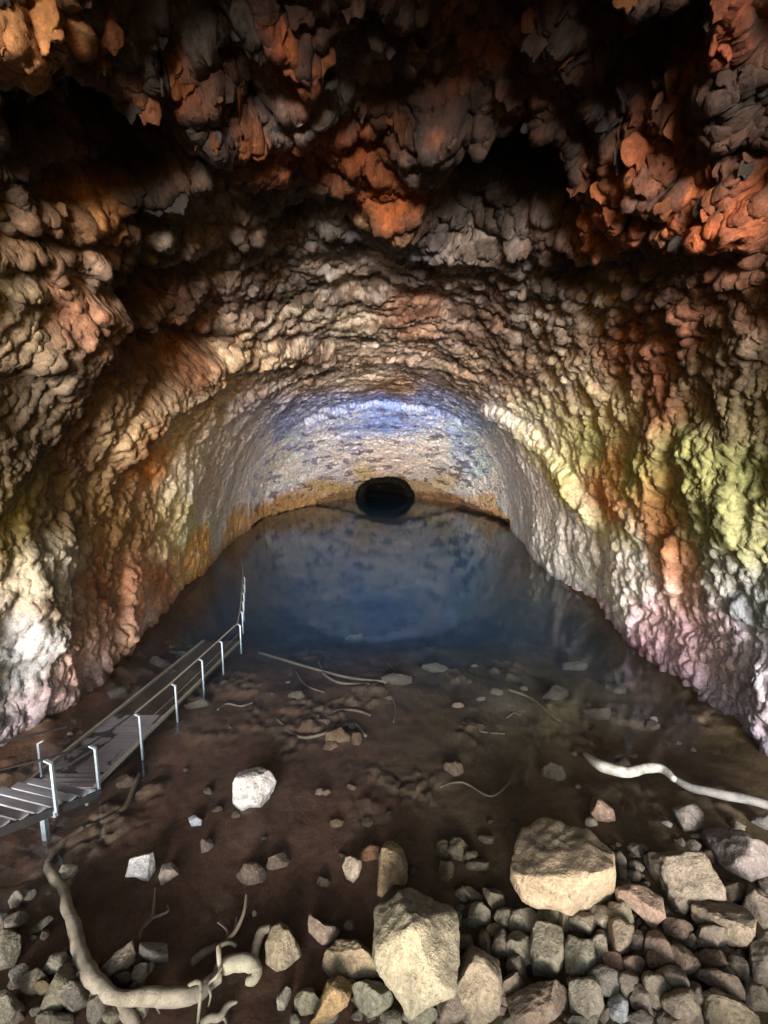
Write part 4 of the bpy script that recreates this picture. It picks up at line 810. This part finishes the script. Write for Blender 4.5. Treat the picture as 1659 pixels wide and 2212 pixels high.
# roots lying under the water
RT = [([(560,1410),(680,1445),(760,1465),(830,1472)], 3, 'longest pale root stretched across the middle of the lake bed'), ([(690,1430),(700,1455),(735,1475),(800,1478)], 3, 'curved root below the longest pale root of the lake bed'), ([(700,1550),(730,1535),(770,1535),(800,1545)], 3, 'short forked root by the dark patch of the lake bed'),
      ([(600,1555),(640,1590),(690,1588),(760,1562),(790,1590)], 3.5, 'wavy root above the sunken brown stones'), ([(470,1533),(490,1520),(520,1525),(545,1518)], 2.2, 'thin bent twig beside the boardwalk under the water'), ([(835,1430),(860,1460),(830,1475)], 2.5, 'small hooked root in the middle of the lake bed'),
      ([(950,1700),(1000,1690),(1060,1720),(1100,1690)], 2.5, 'thin root on the olive mud at right centre'), ([(1100,1490),(1150,1510),(1210,1560),(1270,1600)], 3, 'long root running to the bleached log'), ([(1095,1550),(1110,1540),(1125,1545)], 1.8, 'tiny curved twig right of the pinkish sunken stone'),
      ([(845,1500),(855,1530),(850,1560)], 2, 'upright thin twig left of the pinkish sunken stone'), ([(300,1675),(290,1705),(270,1745),(225,1775),(180,1790)], 6, 'thick dark root lying below the boardwalk posts'), ([(180,1790),(150,1810),(120,1840),(104,1865)], 8, 'dark log end joining the driftwood under the stairs'),
      ([(530,1500),(535,1470),(530,1450)], 1.8, 'thin upright twig right of the boardwalk under the water'), ([(1000,1560),(1040,1580),(1090,1585)], 2, 'thin root below the pinkish sunken stone'), ([(640,1450),(660,1480),(700,1495)], 2, 'thin dark root above the dark patch')]
for i, (pts, r_, lab) in enumerate(RT):
    tag(branch('root', pts, r_, M_ROOT if 'dark' in lab else M_SUBROOT, zoff=0.0, seed=40 + i, seg=8, rough=0.15), lab, 'root', 'roots on the lake bed')

# ------------------------------------------------------------------ the boardwalk with its stair and railing
def metal_mat(name, c, rough=0.45, met=0.6):
    m, nt, b, out = new_mat(name); tc = N(nt, 'TexCoord'); n1 = N(nt, 'TexNoise', Scale=14.0, Detail=6.0, Roughness=0.7); nt.links.new(tc.outputs['Object'], n1.inputs['Vector'])
    nt.links.new(mixrgb(nt, 'MULTIPLY', 1.0, c, ramp(nt, n1.outputs[0], [(0.3, 0.7), (0.6, 1.05)])), b.inputs['Base Color']); b.inputs['Roughness'].default_value = rough; b.inputs['Metallic'].default_value = met; return m
M_STEEL = metal_mat('galvanised_steel', (0.34, 0.41, 0.47)); M_RAIL = metal_mat('rail_wood', (0.24, 0.22, 0.19), 0.6, 0.0); M_DARK = metal_mat('dark_rail', (0.03, 0.03, 0.035), 0.6, 0.0)
def deck_mat(name, c1, c2, wet):
    m, nt, b, out = new_mat(name); tc = N(nt, 'TexCoord'); src = tc.outputs['Object']
    mp = N(nt, 'Mapping'); mp.inputs['Scale'].default_value = (0.8, 9, 1); nt.links.new(src, mp.inputs[0])
    n1 = N(nt, 'TexNoise', Scale=2.5, Detail=8.0, Roughness=0.7); nt.links.new(mp.outputs[0], n1.inputs['Vector'])
    n2 = N(nt, 'TexNoise', Scale=1.3, Detail=7.0, Roughness=0.62, Distortion=0.9); mp2 = N(nt, 'Mapping'); mp2.inputs['Scale'].default_value = (1.0, 0.8, 1); mp2.inputs['Rotation'].default_value = (0, 0, 0.7); nt.links.new(src, mp2.inputs[0]); nt.links.new(mp2.outputs[0], n2.inputs['Vector'])
    base = mixrgb(nt, 'MIX', ramp(nt, n1.outputs[0], [(0.3, 0.0), (0.7, 1.0)]), c1, c2)
    base = mixrgb(nt, 'MIX', ramp(nt, n2.outputs[0], [(wet, 0.0), (wet + 0.03, 0.92)]), base, (0.018, 0.018, 0.024))  # dark blotches for leaf shadows and wet debris, put into the colour
    nt.links.new(base, b.inputs['Base Color']); b.inputs['Roughness'].default_value = 0.6
    bp = N(nt, 'Bump', Strength=0.4, Distance=0.01); nt.links.new(n1.outputs[0], bp.inputs['Height']); nt.links.new(bp.outputs[0], b.inputs['Normal']); return m
M_DECK = deck_mat('deck_boards', (0.14, 0.135, 0.155), (0.22, 0.205, 0.22), 0.56); M_TREAD = deck_mat('tread_boards', (0.16, 0.165, 0.20), (0.25, 0.25, 0.28), 0.72); M_WETDECK = deck_mat('wet_boards', (0.020, 0.020, 0.022), (0.035, 0.033, 0.032), 0.6)
def box_bm(bm, c, size, ax=(1, 0, 0), ay=(0, 1, 0), bev=0.0):
    ax = Vector(ax).normalized(); ay = Vector(ay); ay = (ay - ax * ay.dot(ax)).normalized(); az = ax.cross(ay)
    M = Matrix((ax, ay, az)).transposed(); vs = []
    for sx in (-.5, .5):
        for sy in (-.5, .5):
            for sz in (-.5, .5): vs.append(bm.verts.new(Vector(c) + M @ Vector((sx * size[0], sy * size[1], sz * size[2]))))
    for f in ((0, 1, 3, 2), (4, 6, 7, 5), (0, 4, 5, 1), (2, 3, 7, 6), (0, 2, 6, 4), (1, 5, 7, 3)): bm.faces.new([vs[i] for i in f])
def bar(bm, a_, b_, w_, h_):
    a_ = Vector(a_); b_ = Vector(b_); d_ = b_ - a_; side = d_.cross(Vector((0, 0, 1)))
    if side.length < 1e-4: side = Vector((1, 0, 0))
    box_bm(bm, (a_ + b_) / 2, (d_.length, w_, h_), d_, side)
bwk = bpy.data.objects.new('boardwalk', None); C.objects.link(bwk); bwk.location = (-7.3, 8.0, 0)
tag(bwk, 'narrow boardwalk with steel railing and short stair sinking into the lake at left', 'boardwalk')
BO = Vector(bwk.location)
def part(name, bm, mat):
    for v in bm.verts: v.co -= BO
    bmesh.ops.recalc_face_normals(bm, faces=bm.faces); return bm_obj(name, bm, mat, bwk)
PR = [(-6.55, 8.0, .15, 1.22), (-6.48, 9.45, .07, 1.0), (-6.43, 11.1, -.03, .86), (-6.38, 12.75, -.12, .79), (-6.34, 14.3, -.21, .72), (-6.30, 16.1, -.31, .64), (-6.95, 18.1, -.45, .44), (-7.45, 19.6, -.6, .39), (-7.97, 21.1, -.7, .36), (-8.52, 22.7, -.8, .34), (-9.1, 24.4, -.9, .31)]
SD = Vector((-0.22, -0.97, 0)).normalized(); ST = Vector((-6.50, 7.95, .15))
def stair(s_): return ST + SD * s_ + Vector((0, 0, .50 * s_))
SP = [stair(.95), stair(2.1), stair(3.3)]
def deck_z(yy): return np.interp(yy, [8.0, 10.7, 16.3], [.16, 0.006, -.30])
def deck_xr(yy): return np.interp(yy, [8.0, 16.3], [-6.66, -6.42])
rnd = random.Random(5)
dry = bmesh.new(); wet = bmesh.new(); yy = 8.0
while yy < 16.3:
    xr = deck_xr(yy); zz = deck_z(yy) - 0.02 + rnd.uniform(-.003, .003)
    box_bm(dry if yy < 10.75 else wet, (xr - .80, yy + .07, zz), (1.60 + rnd.uniform(-.02, .02), .128, .035)); yy += .14
part('deck', dry, M_DECK); part('sunken_deck', wet, M_WETDECK)
bm = bmesh.new()
for off in (-.02, 1.62):
    bar(bm, (deck_xr(8) - off, 8.0, .2), (deck_xr(10.7) - off, 10.7, .045), .07, .09); bar(bm, (deck_xr(10.7) - off, 10.7, .045), (deck_xr(16.3) - off, 16.3, -.26), .07, .09)
part('kerb_rail', bm, M_RAIL)
bm = bmesh.new()
for off in (.06, 1.54): bar(bm, (deck_xr(8) - off, 8.0, .05), (deck_xr(16.3) - off, 16.3, -.42), .07, .14)
part('joist', bm, M_DARK)
for i in range(1, 11):
    s_ = i * .29; c_ = stair(s_); side = Vector((SD.y, -SD.x, 0)) * 1; side = -side if side.x > 0 else side
    bm = bmesh.new(); box_bm(bm, c_ + side * .82 + Vector((0, 0, .0)), (1.62, .15, .045), side, SD); part('stair_tread', bm, M_TREAD)
for off in (.03, 1.62):
    bm = bmesh.new(); side = Vector((SD.y, -SD.x, 0)); side = -side if side.x > 0 else side
    bar(bm, stair(0) + side * off + Vector((0, 0, -.12)), stair(3.6) + side * off + Vector((0, 0, -.12)), .05, .16); part('stringer', bm, M_DARK)
def post(x_, y_, zb_, zt_, inward=(-1, 0, 0), mat=M_STEEL, foot=True):
    inv = Vector(inward); bm = bmesh.new(); k_ = zt_ - .09
    bar(bm, (x_, y_, zb_), (x_, y_, k_), .048, .048)
    box_bm(bm, Vector((x_, y_, k_)) + inv * .055 + Vector((0, 0, .03)), (.17, .055, .03), inv + Vector((0, 0, .55)), inv.cross(Vector((0, 0, 1))))
    return part('railing_post', bm, mat)
for x_, y_, zb_, zt_ in PR: post(x_, y_, max(min(zb_ - .1, gz1(x_, y_)), -0.75) if y_ > 9 else zb_ - .15, zt_)
side = Vector((SD.y, -SD.x, 0)); side = -side if side.x > 0 else side
for p in SP: post(p.x + .05, p.y, p.z - .12, p.z + 1.05)
for s_ in (.0, 1.2, 2.4):
    p = stair(s_) + side * 1.68; post(p.x, p.y, p.z - .1, p.z + .95, (1, 0, 0))
for s_ in (.95, 2.1):
    p = stair(s_); bm = bmesh.new(); bar(bm, p + Vector((.04, 0, -.16)), p + side * .75 + Vector((0, 0, -.2)), .06, .13)
    q = p + side * .3; bar(bm, (q.x, q.y, p.z - .2), (q.x, q.y, gz1(q.x, q.y) - .1), .09, .09); part('support', bm, M_STEEL)
bm = bmesh.new(); p = Vector((-6.6, 8.0, .08)); bar(bm, p, p + Vector((-.7, .05, -.06)), .06, .13); bar(bm, p + Vector((-.25, 0, 0)), p + Vector((-.25, 0, -.5)), .07, .07); part('support', bm, M_STEEL)
top = [Vector((p.x - .06, p.y, p.z + 1.06)) for p in reversed(SP)] + [Vector((a_ - .11, b_, d_ + .005)) for a_, b_, c_, d_ in PR] + [Vector((-11.3, 29.8, .16))]
bm = bmesh.new(); bd = bmesh.new(); nst = len(SP)
for i_, (a_, b_) in enumerate(zip(top[:-1], top[1:])):
    if i_ < nst + 1: bar(bd, a_, b_, .035, .025)
    else: bar(bm, a_, b_, .045, .035)
part('handrail', bm, M_RAIL); part('stair_handrail', bd, M_DARK)
bm = bmesh.new()
mid = [Vector((a_ - .02, b_, d_ - .42)) for a_, b_, c_, d_ in PR[1:6]]
for a_, b_ in zip(mid[:-1], mid[1:]): bar(bm, a_, b_, .012, .012)
part('mid_wire', bm, M_RAIL)
bm = bmesh.new(); q0 = stair(0) + side * 1.6; q1 = stair(2.6) + side * 1.6
bar(bm, q0 + Vector((.1, .6, .85)), q1 + Vector((.1, 0, .98)), .05, .045); bar(bm, q0 + Vector((.05, 0, .45)), q1 + Vector((.05, 0, .55)), .04, .03); part('far_handrail', bm, M_DARK)
# ------------------------------------------------------------------ camera, light, render settings
cam = bpy.data.cameras.new('camera'); cam.sensor_fit = 'HORIZONTAL'; cam.sensor_width = 36; cam.lens = 18.0; cam.clip_start = 0.05; cam.clip_end = 1000
co = bpy.data.objects.new('camera', cam); C.objects.link(co); co.location = CAM; co.rotation_euler = (math.pi / 2 - PITCH, 0, 0)
bpy.context.scene.camera = co
SUN_EL, SUN_AZ = R_(4), R_(1)          # daylight through the cave mouth behind the viewer, from the left
d = Vector((math.sin(SUN_AZ) * math.cos(SUN_EL), math.cos(SUN_AZ) * math.cos(SUN_EL), -math.sin(SUN_EL)))
sl = bpy.data.lights.new('sun', 'SUN'); sl.energy = 3.2; sl.angle = R_(38); sl.color = (1.0, 0.99, 0.975)
so = bpy.data.objects.new('sun', sl); C.objects.link(so); so.rotation_euler = d.to_track_quat('-Z', 'Y').to_euler(); so.location = (-6, -20, 16)
world = bpy.data.worlds.new('World'); bpy.context.scene.world = world; world.use_nodes = True
wn = world.node_tree; bg = wn.nodes['Background']
sky = wn.nodes.new('ShaderNodeTexSky'); sky.sky_type = 'NISHITA'; sky.sun_disc = False
sky.sun_elevation = SUN_EL; sky.sun_rotation = math.pi + SUN_AZ
wn.links.new(sky.outputs[0], bg.inputs[0]); bg.inputs[1].default_value = 0.15
sc = bpy.context.scene
sc.view_settings.view_transform = 'Standard'; sc.view_settings.look = 'None'; sc.view_settings.exposure = 3.15; sc.view_settings.gamma = 1
cy = sc.cycles
cy.use_denoising = True; cy.max_bounces = 8; cy.diffuse_bounces = 4; cy.glossy_bounces = 3; cy.transparent_max_bounces = 8; cy.volume_bounces = 0
cy.sample_clamp_indirect = 4.0; cy.caustics_reflective = False; cy.caustics_refractive = False
